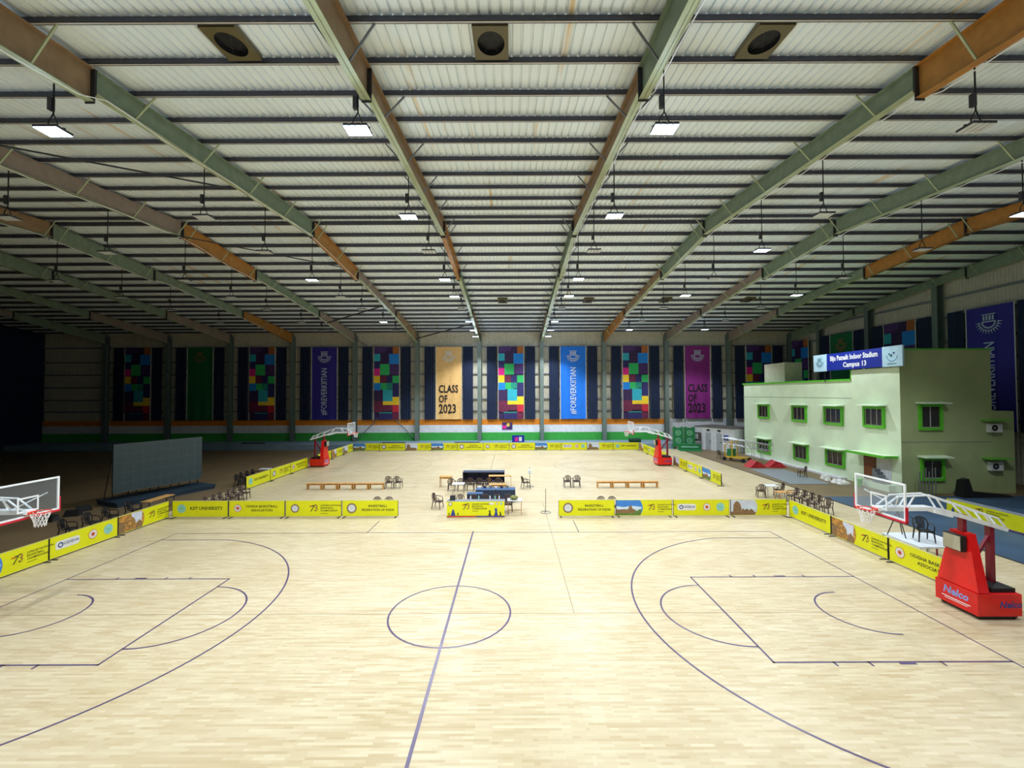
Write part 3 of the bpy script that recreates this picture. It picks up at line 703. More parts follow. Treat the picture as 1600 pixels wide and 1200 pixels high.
# ------------------------------------------------------------------ basketball stanchions
def stanchion_tree():
    r = empty('basketball_stanchion')                     # base centre; hoop towards -x
    ox = 15.9                                             # local x = court x - ox
    a = MB(); a.box(-.65, .62, -.62, .62, .12, .74, M_stred); b = a.build('base', r)
    a = MB(); a.box(-.55, .56, -.55, .55, .04, .12, M_edge); a.build('skid', b)
    for x in (-.5, .5):
        for y in (-.5, .5):
            a = MB(); a.tube([(x, y-.03, .055), (x, y+.03, .055)], .055, M_black, 12); a.build('wheel', b)
    a = MB(); a.T = Matrix.Translation((-.652, 0, 0)) @ Matrix.Rotation(-PI/2, 4, 'Z')
    a.text('Nelco', 0, 0, .42, .3, mat('nelco_blue', (130, 160, 230), .5), bold=.03, shear=.2); a.box(-.42, .42, -.001, 0, .3, .325, M_txt); a.box(-.34, .34, -.001, 0, .25, .268, M_txt)
    a.build('lettering', b); a = MB(); a.T = Matrix.Translation((.3, -.622, 0)); a.text('Nelco', 0, 0, .36, .26, M_blue, bold=.03, shear=.2)
    a.build('lettering', b)
    a = MB(); a.box(-.12, .58, -.5, .5, .74, .86, M_black); a.build('counterweight', r)
    a = MB()
    a.hexa([(-.6, -.6, .76), (-.28, -.6, .76), (-.28, .6, .76), (-.6, .6, .76)], [(-.5, -.27, 2.35), (-.28, -.27, 2.35), (-.28, .27, 2.35), (-.5, .27, 2.35)], M_stred); a.build('front_pad', r)
    a = MB(); a.box(-.72, -.56, -.27, .27, 1.82, 2.28, M_black); a.box(-.735, -.72, -.25, .25, 1.84, 2.26, mat('clock_face', (176, 172, 150), .5)); a.build('shot_clock', r)
    a = MB(); a.beam((-.4, 0, 2.3), (-.4, 0, 2.86), .12, .16, M_maroon); a.build('front_post', r)
    a = MB(); a.beam((.42, 0, .72), (.42, 0, 2.5), .13, .16, M_maroon); a.build('rear_post', r)
    a = MB(); a.beam((-.25, 0, 1.25), (.38, 0, 2.2), .08, .08, M_maroon); a.build('brace', r)
    # arm
    LO = [(-3.0, 3.05), (-1.43, 3.05), (-.85, 2.93), (.85, 2.42)]
    a = MB()
    for p, q in zip(LO, LO[1:]): a.beam((p[0], 0, p[1]), (q[0], 0, q[1]), .26, .12, M_stwhite)
    a.beam((-1.35, 0, 2.98), (-.8, 0, 2.84), .3, .1, M_stwhite)
    arm = a.build('arm', r)
    UP = [(-2.85, 3.12), (-2.45, 3.42), (-1.5, 3.46), (-.6, 3.16), (.55, 2.76), (.75, 2.52)]
    for s in (-1, 1):
        a = MB(); a.tube([(p[0], s*.13, p[1]) for p in UP], .028, M_stwhite, 8)
        for (x0, z0), (x1, z1) in (((-1.95, 3.43), (-2.15, 3.1)), ((-1.3, 3.4), (-1.05, 3.0)), ((-.55, 3.14), (-.25, 2.8)), ((.1, 2.92), (.35, 2.6))): a.tube([(x0, s*.13, z0), (x1, s*.13, z1)], .026, M_stwhite, 8)
        a.build('truss_tube', arm)
    # backboard
    bx = 13.0-ox
    a = MB(); a.box(bx, bx+.02, -.88, .88, 2.92, 3.93, M_glass); bb = a.build('backboard', r)
    a = MB(); y0 = .9
    for s in (-1, 1): a.box(bx-.008, bx+.035, min(s*.9, s*.85), max(s*.9, s*.85), 2.9, 3.95, M_stwhite)
    for z in (2.9, 3.9): a.box(bx-.008, bx+.035, -.85, .85, z, z+.05, M_stwhite)
    a.build('frame', bb)
    a = MB()
    for s in (-1, 1): a.box(bx-.004, bx-.001, min(s*.295, s*.245), max(s*.295, s*.245), 3.05, 3.5, M_stwhite)
    for z in (3.05, 3.45): a.box(bx-.004, bx-.001, -.245, .245, z, z+.05, M_stwhite)
    a.build('target_square', bb)
    a = MB(); a.box(bx-.02, bx+.05, -.93, .93, 2.84, 2.898, M_pad)
    for s in (-1, 1): a.box(bx-.02, bx+.05, min(s*.93, s*.902), max(s*.93, s*.902), 2.84, 3.3, M_pad)
    a.build('pad', bb)
    a = MB()
    for s in (-1, 1): a.beam((bx+.05, s*.6, 3.5), (bx+.5, 0, 3.1), .03, .03, M_stwhite)
    a.build('strut', bb)
    rx = 12.62-ox
    a = MB(); a.tube([(rx+.235*math.cos(t*PI/14), .235*math.sin(t*PI/14), 3.05) for t in range(29)], .014, M_rim, 8)
    a.box(bx-.14, bx-.006, -.1, .1, 2.98, 3.06, M_rim); a.beam((rx+.22, -.08, 3.04), (bx-.02, -.1, 2.98), .02, .03, M_rim); a.beam((rx+.22, .08, 3.04), (bx-.02, .1, 2.98), .02, .03, M_rim)
    rim = a.build('rim', r)
    a = MB(); K = 12; L = [(.225, 3.03), (.2, 2.93), (.16, 2.83), (.135, 2.72), (.13, 2.62)]
    for s in (1, -1):
        for k in range(K):
            a.tube([(rx+R*math.cos(2*PI*(k+s*j*.5)/K), R*math.sin(2*PI*(k+s*j*.5)/K), z) for j, (R, z) in enumerate(L)], .008, M_net, 4)
    a.build('net', rim)
    return r
ST = Proto(stanchion_tree)
ST((15.83, .05, 0), 0, 'red wheeled basketball stanchion on the right of the near court', 'basketball hoop', 'basketball stanchions')
ST((-15.6, 0, 0), PI, 'glass backboard and hoop stanchion at the left edge of the near court', 'basketball hoop', 'basketball stanchions')
ST((-15.7, 26.6, 0), PI, 'red basketball stanchion with white arm at the far court left end', 'basketball hoop', 'basketball stanchions')
ST((15.6, 26.6, 0), 0, 'red basketball stanchion with white arm at the far court right end', 'basketball hoop', 'basketball stanchions')

# ------------------------------------------------------------------ plastic armchairs
def chair_tree(m):
    r = empty('plastic_chair')                            # faces +y
    a = MB(); n = 6                                       # dished seat
    vs = [((-.22+.44*i/n)*(1-.08*(1-j/n)), -.2+.42*j/n, .43-.02*math.cos((i/n-.5)*PI)-.01*(1-j/n)) for j in range(n+1) for i in range(n+1)]
    K = (n+1)**2; f = [(j*(n+1)+i, j*(n+1)+i+1, (j+1)*(n+1)+i+1, (j+1)*(n+1)+i) for j in range(n) for i in range(n)]
    a.add(vs+[(x, y, z-.025) for x, y, z in vs], f+[tuple(K+i for i in q[::-1]) for q in f], m)
    a.box(-.21, .21, .2, .23, .37, .435, m); a.build('seat', r, True)
    a = MB()                                              # rounded back: rim and slats
    rim = [(-.2, -.2, .42), (-.235, -.23, .6), (-.2, -.27, .76), (-.11, -.29, .84), (0, -.295, .865), (.11, -.29, .84), (.2, -.27, .76), (.235, -.23, .6), (.2, -.2, .42)]
    a.tube(rim, .022, m, 6)
    for x in (-.13, -.078, -.026, .026, .078, .13): a.beam((x*.8, -.205, .42), (x, -.285, .85-.3*abs(x)**1.3), .033, .012, m)
    a.build('backrest', r)
    for s in (-1, 1):
        a = MB(); a.tube([(s*.225, -.24, .66), (s*.26, -.1, .655), (s*.265, .08, .645), (s*.25, .18, .6), (s*.235, .21, .44)], .022, m, 6); a.build('armrest', r)
        a = MB(); a.tube([(s*.215, .2, .44), (s*.25, .235, .0)], .03, m, 6, .02); a.build('leg', r)
        a = MB(); a.tube([(s*.2, -.2, .44), (s*.225, -.28, .0)], .03, m, 6, .02); a.build('leg', r)
    return r
CB = Proto(lambda: chair_tree(M_chair)); CK = Proto(lambda: chair_tree(M_chairblk))
def chair(x, y, deg, label, group=None, P=CB, z=0): P((x, y, z), math.radians(deg), label, 'chair', group)
g = 'brown chairs near the benches'
chair(-6.72, 17.3, 3, 'brown plastic armchair at the right end of the left benches, left one of the pair', g); chair(-6.1, 17.3, -3, 'brown plastic armchair at the right end of the left benches, right one of the pair', g)
chair(5.72, 17.4, 0, 'brown plastic armchair left of the right benches, left one of the pair', g); chair(6.36, 17.4, 0, 'brown plastic armchair left of the right benches, right one of the pair', g)
chair(-5.6, 10.75, 180, 'brown chair peeking over the left federation board, left one', g); chair(-4.95, 10.75, 180, 'brown chair peeking over the left federation board, right one', g)
chair(6.75, 10.65, 180, 'brown chair peeking over the right federation board, left one', g); chair(7.35, 10.65, 180, 'brown chair peeking over the right federation board, right one', g)
chair(-2.4, 11.85, -105, 'lone brown armchair left of the yellow banner desk', g); chair(2.8, 17.0, -70, 'brown armchair standing beside the white-topped pole right of the tables', g)
g = 'chairs behind the banner desk'
for k, x in enumerate((-1.1, -.35, .35, 1.0, 1.62)): chair(x, 11.25, 180 if k else 170, 'brown chair behind the yellow banner desk, %s from the left' % ORD[k], g)
g = 'chairs at the far scorer table'
for k, x in enumerate((-2.25, -1.6, -.97, -.34, .29, .92)): chair(x, 16.5, 0, 'dark chair before the long dark scorer table, %s from the left' % ORD[k], g)
g = 'row of chairs left of the near court'
for k in range(6): chair(-14.95+.05*(k % 2), 11.1+.62*k, -90+4*(k % 3), 'dark brown chair behind the left yellow boards, %s from the near end' % ORD[k], g)
g = 'dark chairs beyond the left boards'
for k, (x, y, d) in enumerate(((-18.6, 7.0, -80), (-18.5, 8.0, -95), (-18.6, 9.1, -85), (-18.5, 10.3, -90))): chair(x, y, d, 'dark chair in shadow outside the left boards, %s from the camera' % ORD[k], g, CK)
g = 'dark chairs beside the far court left boards'
for k, (x, y) in enumerate(((-17.6, 18.0), (-17.7, 18.7), (-17.7, 19.4), (-17.7, 20.1))): chair(x, y, -90, 'black chair just left of the far court boards, %s from the camera' % ORD[k], g, CK)
g = 'chairs right of the near court'
chair(17.45, 14.2, -20, 'brown armchair at the left of the white side table', g); chair(18.75, 14.5, 80, 'brown armchair at the right of the white side table', g)
for k, (x, y) in enumerate(((18.6, 12.9), (18.65, 12.27), (18.65, 11.64), (18.6, 11.0), (18.7, 10.3))): chair(x, y, 90+(k == 4)*25, 'brown chair of the right-hand row, %s from the wooden side table' % ORD[k], g)
chair(24.3, 20.6, 75, 'dark armchair alone on the grey mat by the green building', None); chair(22.6, 30.2, -60, 'dark armchair alone in front of the white annex', None)

# ------------------------------------------------------------------ benches, tables
def bench_tree():
    r = empty('wooden_bench'); a = MB(); a.box(-.52, .52, -.16, .16, .40, .44, M_wood); a.box(-.5, .5, -.14, -.12, .33, .40, M_wdark); a.box(-.5, .5, .12, .14, .33, .40, M_wdark); a.build('seat', r)
    for s in (-1, 1):
        for t in (-1, 1):
            a = MB(); a.box(min(s*.5, s*.43), max(s*.5, s*.43), min(t*.15, t*.09), max(t*.15, t*.09), 0, .40, M_wood); a.build('leg', r)
    a = MB()
    for s in (-1, 1): a.box(s*.465-.015, s*.465+.015, -.1, .1, .1, .14, M_wdark)
    a.build('stretcher', r)
    return r
BN = Proto(bench_tree)
for k in range(5): BN((-11.75+1.07*k, 16.9, 0), 0, 'low wooden bench, %s from the left of the five left-hand benches' % ORD[k], 'bench', 'left benches')
for k in range(4): BN((8.25+1.07*k, 17.15, 0), 0, 'low wooden bench, %s from the left of the four right-hand benches' % ORD[k], 'bench', 'right benches')
def table(name, x, y, w, d, h, top, leg, label, rz=0, apron=None, th=.04, lw=.035, low=False):
    r = empty(name, (x, y, 0), rz, label, 'table'); a = MB(); a.box(-w/2, w/2, -d/2, d/2, h-th, h, top); a.build('table_top', r)
    for s in (-1, 1):
        for t in (-1, 1):
            a = MB(); a.box(s*(w/2-.04)-lw/2, s*(w/2-.04)+lw/2, t*(d/2-.04)-lw/2, t*(d/2-.04)+lw/2, 0, h-th, leg); a.build('leg', r)
    if apron:
        a = MB(); a.box(-w/2+.05, w/2-.05, -d/2+.03, -d/2+.05, h-apron, h-th, top); a.build('apron', r)
    if low:
        a = MB(); a.box(-w/2+.05, w/2-.05, d/2-.05, d/2-.03, .12, .15, leg)
        for s in (-1, 1): a.box(s*(w/2-.04)-.012, s*(w/2-.04)+.012, -d/2+.05, d/2-.05, .12, .15, leg)
        a.build('stretcher', r)
    return r
table('wooden_desk', -2.8, 17.6, .86, .55, .76, M_wood, M_wdark, 'orange-brown wooden desk left of the dark scorer table', apron=.16)
table('folding_table', -1.65, 15.3, .8, .6, .72, M_wtop, M_steel, 'small white-topped folding table among the brown chairs', lw=.022)
table('wooden_table', .95, 14.75, 1.15, .5, .78, M_wood, M_wdark, 'light wooden table behind the blue-covered tables', apron=.14)
table('wooden_table', 1.0, 17.75, 1.6, .5, .76, M_wood, M_wood, 'long light wooden table sticking out right of the dark scorer table')
table('side_table', 2.0, 10.7, .8, .55, .78, M_wtop, M_wdark, 'white-topped steel table right of the yellow banner desk', lw=.025, low=True)
table('side_table', 18.15, 14.35, .75, .6, .72, M_wtop, M_steel, 'white side table between two brown chairs, right of the court', lw=.025)
table('side_table', 18.5, 13.55, .95, .55, .5, M_wood, M_wdark, 'low wooden side table before the right-hand chair row')
table('side_table', -17.6, 21.2, .8, .5, .72, M_wtop, M_steel, 'small white table beside the far court left boards', lw=.025)
table('wooden_bench_table', -18.2, 11.6, .5, 1.8, .72, M_wood, M_edge, 'long narrow wooden table in shadow left of the near court')
def figures(a, y, W, H, x0=0):
    """printed scene: palace outlines and dancers along the lower edge"""
    for x, s, m in ((.12, .16, M_ink), (.33, .34, M_blue), (.58, .17, M_ink)):
        a.poly([(x0+x-s*.38, .1), (x0+x+s*.38, .1), (x0+x+s*.16, .1+s*.75), (x0+x+s*.05, .1+s), (x0+x-s*.05, .1+s), (x0+x-s*.16, .1+s*.75)], y, m)
        if m is M_ink: a.poly([(x0+x-s*.2, .1), (x0+x+s*.2, .1), (x0+x, .1+s*.6)], y-.001, M_yel)
    for x, s, m in ((W-.78, .3, M_ink), (W-.45, .42, M_blue), (W-.22, .22, M_ink)):
        a.poly([(x-s*.25, .1), (x+s*.25, .1), (x+s*.12, .1+s*.55), (x+s*.22, .1+s*.8), (x, .1+s*.78), (x-s*.2, .1+s*.9), (x-s*.1, .1+s*.5)], y, m); a.disc(x, y-.001, .1+s*.92, s*.09, m, 10)
def banner_desk(x, y, rz, W, label):
    r = empty('banner_desk', (x, y, 0), rz, label, 'table')
    a = MB(); a.box(-.02, W+.02, .0, .5, .8, .84, M_grey); a.build('table_top', r)
    for px in (.08, W-.08):
        for py in (.06, .44):
            a = MB(); a.tube([(px, py, 0), (px, py, .8)], .02, M_steel, 6); a.build('leg', r)
    a = MB(); n = 14
    a.add([(W*i/n, -.02+.006*math.sin(i*2.1), .02+(.82)*j) for j in (0, 1) for i in range(n+1)], [(i, i+1, i+2+n, i+1+n) for i in range(n)], M_yel)
    b = a.build('banner_cloth', r)
    a = MB(); a.poly([(.0, .03), (W*.5, .03), (W*.5, .095), (0, .095)], -.031, M_red); a.poly([(W*.5, .03), (W, .03), (W, .095), (W*.5, .095)], -.031, mat('purple_stripe', (92, 50, 130), .6)); a.build('stripe', b)
    a = MB(); logo(a, 'bfi', .18, .72, .1); a.poly([(W-.82, .68), (W-.55, .68), (W-.55, .77), (W-.82, .77)], -.032, M_ltgrey); logo(a, 'red', W-.38, .73, .06); logo(a, 'teal', W-.17, .73, .06)
    figures(a, -.033, W, .82); a.build('printed_figures', b)
    a = MB(); seventy(a, W*.32, .55, 1.0); a.text('EAST INDIA', W*.5, -.032, .2, .06, M_ink) if 0 else None
    a.build('lettering', b)
    return r
banner_desk(-1.6, 10.0, 0, 3.05, 'long desk with a yellow 73 championship banner, centre of the court edge')
banner_desk(25.2, 10.3, -PI/2, 5.0, 'desk with a yellow 73 banner on the blue floor at the right edge')
# blue-covered tables
def covered(x, y, w, d, label):
    r = empty('covered_table', (x, y, 0), 0, label, 'table')
    a = MB(); a.box(-w/2, w/2, -d/2, d/2, .72, .76, M_cloth); n = 20
    a.add([(-w/2+w*i/n, -d/2-.015-.012*math.sin(i*2.3), .1+.64*j) for j in (0, 1) for i in range(n+1)], [(i, i+1, i+2+n, i+1+n) for i in range(n)], M_cloth2)
    for s in (-1, 1): a.box(min(s*w/2, s*(w/2+.01)), max(s*w/2, s*(w/2+.01)), -d/2, d/2, .1, .76, M_cloth2)
    a.build('table_cloth', r)
    for s in (-1, 1):
        for t in (-1, 1): b = MB(); b.tube([(s*(w/2-.08), t*(d/2-.08), 0), (s*(w/2-.08), t*(d/2-.08), .72)], .018, M_steel, 6); b.build('leg', r)
covered(.25, 13.5, 1.18, .75, 'table under a blue cloth, left one of the two'); covered(1.46, 13.5, 1.16, .75, 'table under a blue cloth, right one of the two')
covered(-.3, 12.35, .9, .5, 'low blue-covered table just behind the banner desk chairs')
# long dark scorer table seen from behind
r = empty('scorer_table', (-.2, 18.35, 0), 0, 'long dark scorer table with a white rim behind the blue tables', 'table')
a = MB(); a.box(-1.5, 1.5, -.1, .6, .86, .9, M_cloth2); a.box(-1.52, 1.52, .6, .64, .86, .95, M_txt); a.build('table_top', r)
a = MB(); a.box(-1.5, 1.5, .6, .64, .05, .86, mat('scorer_navy', (30, 34, 86), .6)); a.box(-1.5, 1.5, .56, .58, .74, .84, M_red); a.box(-1.5, -1.46, -.1, .6, .05, .86, mat('scorer_navy', (30, 34, 86), .6)); a.box(1.46, 1.5, -.1, .6, .05, .86, mat('scorer_navy', (30, 34, 86), .6)); a.build('front_panel', r)
for k in range(4):
    a = MB(); a.box(-1.4+k*.9, -1.34+k*.9, .1, .5, 0, .86, M_black); a.build('leg', r)
# items on tables
a = MB(); a.lathe(0, 0, [(.1, 0), (.22, .06), (.24, .12), (.14, .2), (.04, .22)], mat('olive_bag', (122, 124, 70), .8, var=.3, scale=9), 14); o = a.build('cloth_bag', None, True); o.location = (1.95, 10.68, .781); tag(o, 'round olive bag on the white table beside the banner desk', 'bag')
for k, x in enumerate((-.35, .05, .6, .85, 1.05)):
    a = MB(); a.lathe(0, 0, [(.032, 0), (.034, .14), (.014, .18), (.014, .21)], M_teal if k % 2 else M_wtop, 10); o = a.build('water_bottle'); o.location = (x*1.1, 10.45, .841); tag(o, 'small water bottle on the banner desk, %s from the left' % ORD[k], 'bottle', 'bottles on the banner desk')
a = MB(); a.box(-.15, .15, -.1, .1, 0, .02, M_black); a.hexa([(-.15, .09, .02), (.15, .09, .02), (.15, .1, .02), (-.15, .1, .02)], [(-.15, .16, .22), (.15, .16, .22), (.15, .17, .22), (-.15, .17, .22)], M_black); o = a.build('laptop'); o.location = (-1.35, 10.3, .841); tag(o, 'open black laptop at the left end of the banner desk', 'laptop')
for k in range(6):
    a = MB(); a.box(-.08, .08, -.05, .05, 0, .1+.03*(k % 3), (M_wtop, M_cloth2, M_grey)[k % 3]); o = a.build('small_box'); o.location = (-.15+k*.34, 13.62, .761); tag(o, 'small box on the blue-covered tables, %s from the left' % ORD[k], 'box', 'boxes on the blue tables')
# stands
def pole_stand(x, y, h, label, white=False):
    r = empty('pole_stand', (x, y, 0), 0, label, 'stand'); a = MB(); a.tube([(0, 0, .02), (0, 0, h)], .014, M_edge, 6); a.build('pole', r)
    a = MB(); a.tube([(.28*math.cos(t*PI/10), .28*math.sin(t*PI/10), .02) for t in range(21)], .014, M_steel, 6)
    for t in range(3): a.tube([(0, 0, .05), (.28*math.cos(t*2.09), .28*math.sin(t*2.09), .02)], .012, M_steel, 6)
    a.build('base_ring', r)
    if white: a = MB(); a.lathe(0, 0, [(.02, h-.5), (.13, h-.42), (.1, h-.2), (.03, h-.1)], M_wtop, 10); a.build('paper_bag', r)
pole_stand(3.7, 10.9, 1.3, 'thin dark pole on a round ring base right of the banner desk')
pole_stand(3.1, 17.6, 1.35, 'thin pole with a white bag beside a brown chair', True)

# ------------------------------------------------------------------ LED screen on the left
r = empty('video_screen', (-21.35, 12.45, 0), math.atan2(4.6, 1.9), 'large grey video screen on a low blue stage in the dark left side', 'screen')
a = MB(); a.box(0, 5.0, .35, .5, .74, 3.62, M_screen); s_ = a.build('panel', r)
a = MB()
for k in range(11): a.box(k*.5-.004+(.004 if k == 0 else 0), k*.5+.004, .343, .35, .74, 3.62, M_grey)
for k in range(6): a.box(0, 5, .343, .35, .74+k*.576-.003, .74+k*.576+.003, M_grey)
a.build('module_joint', s_)
for x in (.1, 1.3, 2.5, 3.7, 4.9):
    a = MB(); a.tube([(x, .6, .31), (x, .6, 3.5)], .03, M_edge, 6); a.tube([(x, .6, 3.2), (x, 1.5, .33)], .025, M_edge, 6); a.build('support', r)
r = empty('low_stage', (-21.35, 12.45, 0), math.atan2(4.6, 1.9), 'low dark blue stage platform under the video screen', 'stage')
a = MB(); a.box(-.2, 5.5, -.45, 1.7, .22, .3, M_stage); a.build('deck', r)
a = MB(); a.box(-.15, 5.45, -.4, 1.65, 0, .22, M_stage); a.build('skirt', r)
a = MB()
for k in range(7):
    q = MB(); q.hexa([(0, 0, 0), (.7, 0, 0), (.7, .5, 0), (0, .5, 0)], [(.1, .1, .35), (.6, .1, .35), (.55, .45, .3), (.1, .4, .3)], M_black); o = q.build('black_bag')
    o.location = (-22.6+.3*(k % 2), 9.4+.9*k, .0); o.rotation_euler = (0, 0, .3*k); tag(o, 'black equipment bag in shadow beside the low stage, %s from the camera' % ORD[k], 'bag', 'bags by the stage')
    if k >= 2: break

# ------------------------------------------------------------------ green building
bd = empty('green_building', (27, 15, 0), 0, 'pale green two-storey building with bright green window frames inside the hall', 'building')
Lx = 0
a = MB()
a.box(0, 5.9, 0, 4.0, 0, 8.2, M_grnwall)                    # stair block, front part
a.box(0, 6.9, 4.0, 18.9, 0, 7.42, M_grnwall)
a.box(.9, 5.9, .02, 4.0, 8.2, 9.3, M_grnwall)
a.build('wall_block', bd)
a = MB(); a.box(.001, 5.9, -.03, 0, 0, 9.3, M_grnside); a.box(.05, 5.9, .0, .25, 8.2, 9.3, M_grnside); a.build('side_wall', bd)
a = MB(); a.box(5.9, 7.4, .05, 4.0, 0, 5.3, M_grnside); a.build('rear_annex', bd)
a = MB(); a.box(-.1, 7.0, 4.0, 19.0, 7.42, 7.55, M_grntrim); a.box(.0, 5.95, -.08, 4.05, 9.3, 9.38, M_grntrim); a.box(-.03, .0, 4.0, 4.06, 7.42, 8.2, M_grntrim); a.build('roof_edge', bd)
a = MB(); a.box(-.012, 0, 4.0, 19.1, 6.1, 6.13, M_grey); a.box(0, 5.9, -.042, -.03, 3.3, 3.33, M_grey); a.build('ledge_line', bd)
def bwin(face, c, z0, z1, w, nb=2):
    """face 'f': on the x=0 face at local y=c; face 's': on the side face at local x=c"""
    h = z1-z0; T = (Matrix.Rotation(-PI/2, 4, 'Z') if face == 'f' else Matrix.Identity(4))
    T = (Matrix.Translation((0, c, z0)) if face == 'f' else Matrix.Translation((c, -.03, z0))) @ T
    fr = MB(); fr.T = T; t = .16
    for x0, x1, a0, a1 in ((-w/2-t, -w/2, -t, h+t), (w/2, w/2+t, -t, h+t), (-w/2, w/2, -t, 0), (-w/2, w/2, h, h+t)): fr.box(x0, x1, -.14, .0, a0, a1, M_grntrim)
    f = fr.build('window', bd)
    p = MB(); p.T = T; p.box(-w/2, w/2, -.03, -.005, 0, h, M_pane); p.build('pane', f)
    p = MB(); p.T = T
    for k in range(1, nb+1): p.box(-w/2+w*k/(nb+1)-.025, -w/2+w*k/(nb+1)+.025, -.06, -.03, 0, h, M_bar)
    p.box(-w/2, w/2, -.06, -.03, 0, .05, M_bar); p.box(-w/2, -w/2+.05, -.06, -.03, 0, h, M_bar); p.build('mullion', f)
    p = MB(); p.T = T; p.hexa([(-w/2-.3, -.6, h+.2), (w/2+.3, -.6, h+.2), (w/2+.3, 0, h+.2), (-w/2-.3, 0, h+.2)], [(-w/2-.3, -.6, h+.26), (w/2+.3, -.6, h+.26), (w/2+.3, 0, h+.32), (-w/2-.3, 0, h+.32)], M_grnwall); p.build('sunshade', f)
for y0, y1, z0, z1 in ((29.2, 31.2, 3.95, 5.35), (23.8, 25.85, 3.98, 5.4), (19.75, 21.85, 4.0, 5.43), (16.05, 17.95, 4.07, 5.55), (29.1, 31.4, .5, 1.94), (23.7, 25.7, .62, 2.05), (19.65, 21.75, .75, 2.1)):
    bwin('f', (y0+y1)/2-15, z0+.18, z1-.15, (y1-y0)-.45)
bwin('s', 1.87, 4.25, 5.6, 1.2, 1); bwin('s', 1.92, 1.0, 2.15, 1.2, 1)
a = MB(); a.box(-.9, 0, .25, 3.5, 2.28, 2.36, M_grnwall); a.box(-.92, -.88, .23, 3.52, 2.22, 2.38, M_grntrim); a.box(-.9, 0, .2, .25, 2.22, 2.38, M_grntrim); a.build('door_canopy', bd)
a = MB(); a.box(-.06, -.0, 1.95, 2.95, .45, 2.2, M_door); d_ = a.build('door', bd)
a = MB(); a.tube([(-.1, 2.1, 1.3), (-.1, 2.1, 1.45)], .02, M_steel, 6); a.build('door_handle', d_)
a = MB(); a.box(-.04, 0, .75, 1.85, .1, 2.2, M_white); a.box(-.5, 0, .4, 3.2, 0, .42, M_grnwall)
a.build('porch', bd)
a = MB()
for k in range(5): a.box(-.45, -.05, .75+.2*k, 1.75, .42+.18*k, .6+.18*k, M_grey)
a.build('stair', bd)
a = MB(); a.box(-.5, .3, 4.6, 18.0, 0, .14, M_white); a.build('plinth', bd)
a = MB(); a.box(1.5, 3.2, 14.2, 17.6, 7.55, 9.5, M_clad); a.build('rooftop_room', bd)
for z, l in ((4.25, 'upper'), (1.8, 'lower')):
    r = empty('air_conditioner', (32.9, 14.75, z-.3), 0, 'white air conditioner unit on the building side wall, %s one' % l, 'air conditioner', 'air conditioners')
    a = MB(); a.box(-.4, .4, -.02, .22, 0, .55, M_ltgrey); a.build('casing', r)
    a = MB(); a.disc(-.1, -.03, .28, .2, M_edge, 20, 'y', .05); a.build('fan_grille', r)
    a = MB(); a.box(-.75, .75, -.35, .21, .75, .8, M_grntrim); a.build('shade', r)
sg = empty('building_sign', (26.78, 14.45, 8.25), 0, 'blue signboard reading Biju Patnaik Indoor Stadium Campus 13 on top of the green building', 'sign')
Ts = Matrix.Translation((0, 8.1, 0)) @ Matrix.Rotation(-PI/2, 4, 'Z')     # local x runs from the far to the near end
a = MB(); a.T = Ts; a.box(0, 8.1, -.04, .04, 0, 1.3, M_signblue); a.build('panel', sg)
a = MB(); a.T = Ts; a.box(-.02, 1.45, -.06, .05, -.02, 1.32, M_signpale); a.build('end_panel', sg)
a = MB(); a.T = Ts; a.box(6.6, 8.12, -.06, .05, -.02, 1.32, M_signpale); a.build('end_panel', sg)
a = MB(); a.T = Ts; a.text('Biju Patnaik Indoor Stadium', 4.03, -.05, .75, .52, M_txt, sx=.76, bold=.03); a.build('lettering', sg); a = MB(); a.T = Ts; a.text('Campus 13', 4.2, -.05, .2, .5, M_txt, sx=.95, bold=.03); a.build('lettering', sg)
a = MB(); a.T = Ts; mt_ = mat('sign_logo_ink', (60, 120, 130), .6); emblem(a, .7, -.07, .72, .5, mt_); a.build('emblem', sg); a = MB(); a.T = Ts
a.disc(7.36, -.07, .72, .42, mat('sign_logo_pale', (120, 160, 190), .6), 28, 'y', .37, PI, 2*PI); a.disc(7.3, -.07, .7, .1, mt_, 12); a.disc(7.15, -.07, .8, .06, mt_, 12); a.disc(7.5, -.07, .86, .07, M_blue, 12); a.build('emblem', sg); a = MB(); a.T = Ts; a.box(7.0, 7.7, -.072, -.07, .14, .18, mt_); a.build('caption_line', sg)
for k in (1.0, 4.0, 7.0):
    a = MB(); a.tube([(.05, k, -.9 if k > 4.5 else -.06), (.05, k, 1.2)], .03, M_edge, 6); a.build('support', sg)

# white annex at the far corner
ax = empty('white_annex', (25.95, 34.0, 0), math.atan2(5.6, -3.1), 'low white annex with a flat grey roof, left of the green building', 'building')
a = MB(); a.box(0, 5.0, -3.2, 0, 0, 2.62, M_white); a.build('wall_block', ax)
a = MB(); a.box(-.06, 5.05, -3.25, .08, 2.62, 2.7, M_roofgrey); a.build('roof', ax)
for x in (1.5, 2.9):
    a = MB(); a.box(x, x+.65, 0, .04, 0, 2.0, mat('annex_door_grey', (176, 182, 188), .5)); d_ = a.build('door', ax)
    a = MB(); a.box(x+.06, x+.11, .04, .08, .95, 1.1, M_edge); a.build('door_handle', d_)
    a = MB(); a.box(x+.15, x+.5, 0, .08, 2.2, 2.38, M_edge); a.build('wall_lamp', ax)
a = MB(); a.box(.7, 1.25, 0, .05, 1.3, 1.85, M_signblue); a.box(.76, 1.2, .05, .055, 1.55, 1.6, M_txt); a.build('door_sign', ax)
a = MB(); a.box(4.15, 4.8, .05, .5, 0, 1.95, M_roofgrey); a.box(4.22, 4.7, .5, .52, 1.2, 1.8, M_wtop); o = a.build('vending_cabinet'); o.location = ax.location; o.rotation_euler = ax.rotation_euler; tag(o, 'dark grey cabinet with a pale poster at the annex left end', 'cabinet')
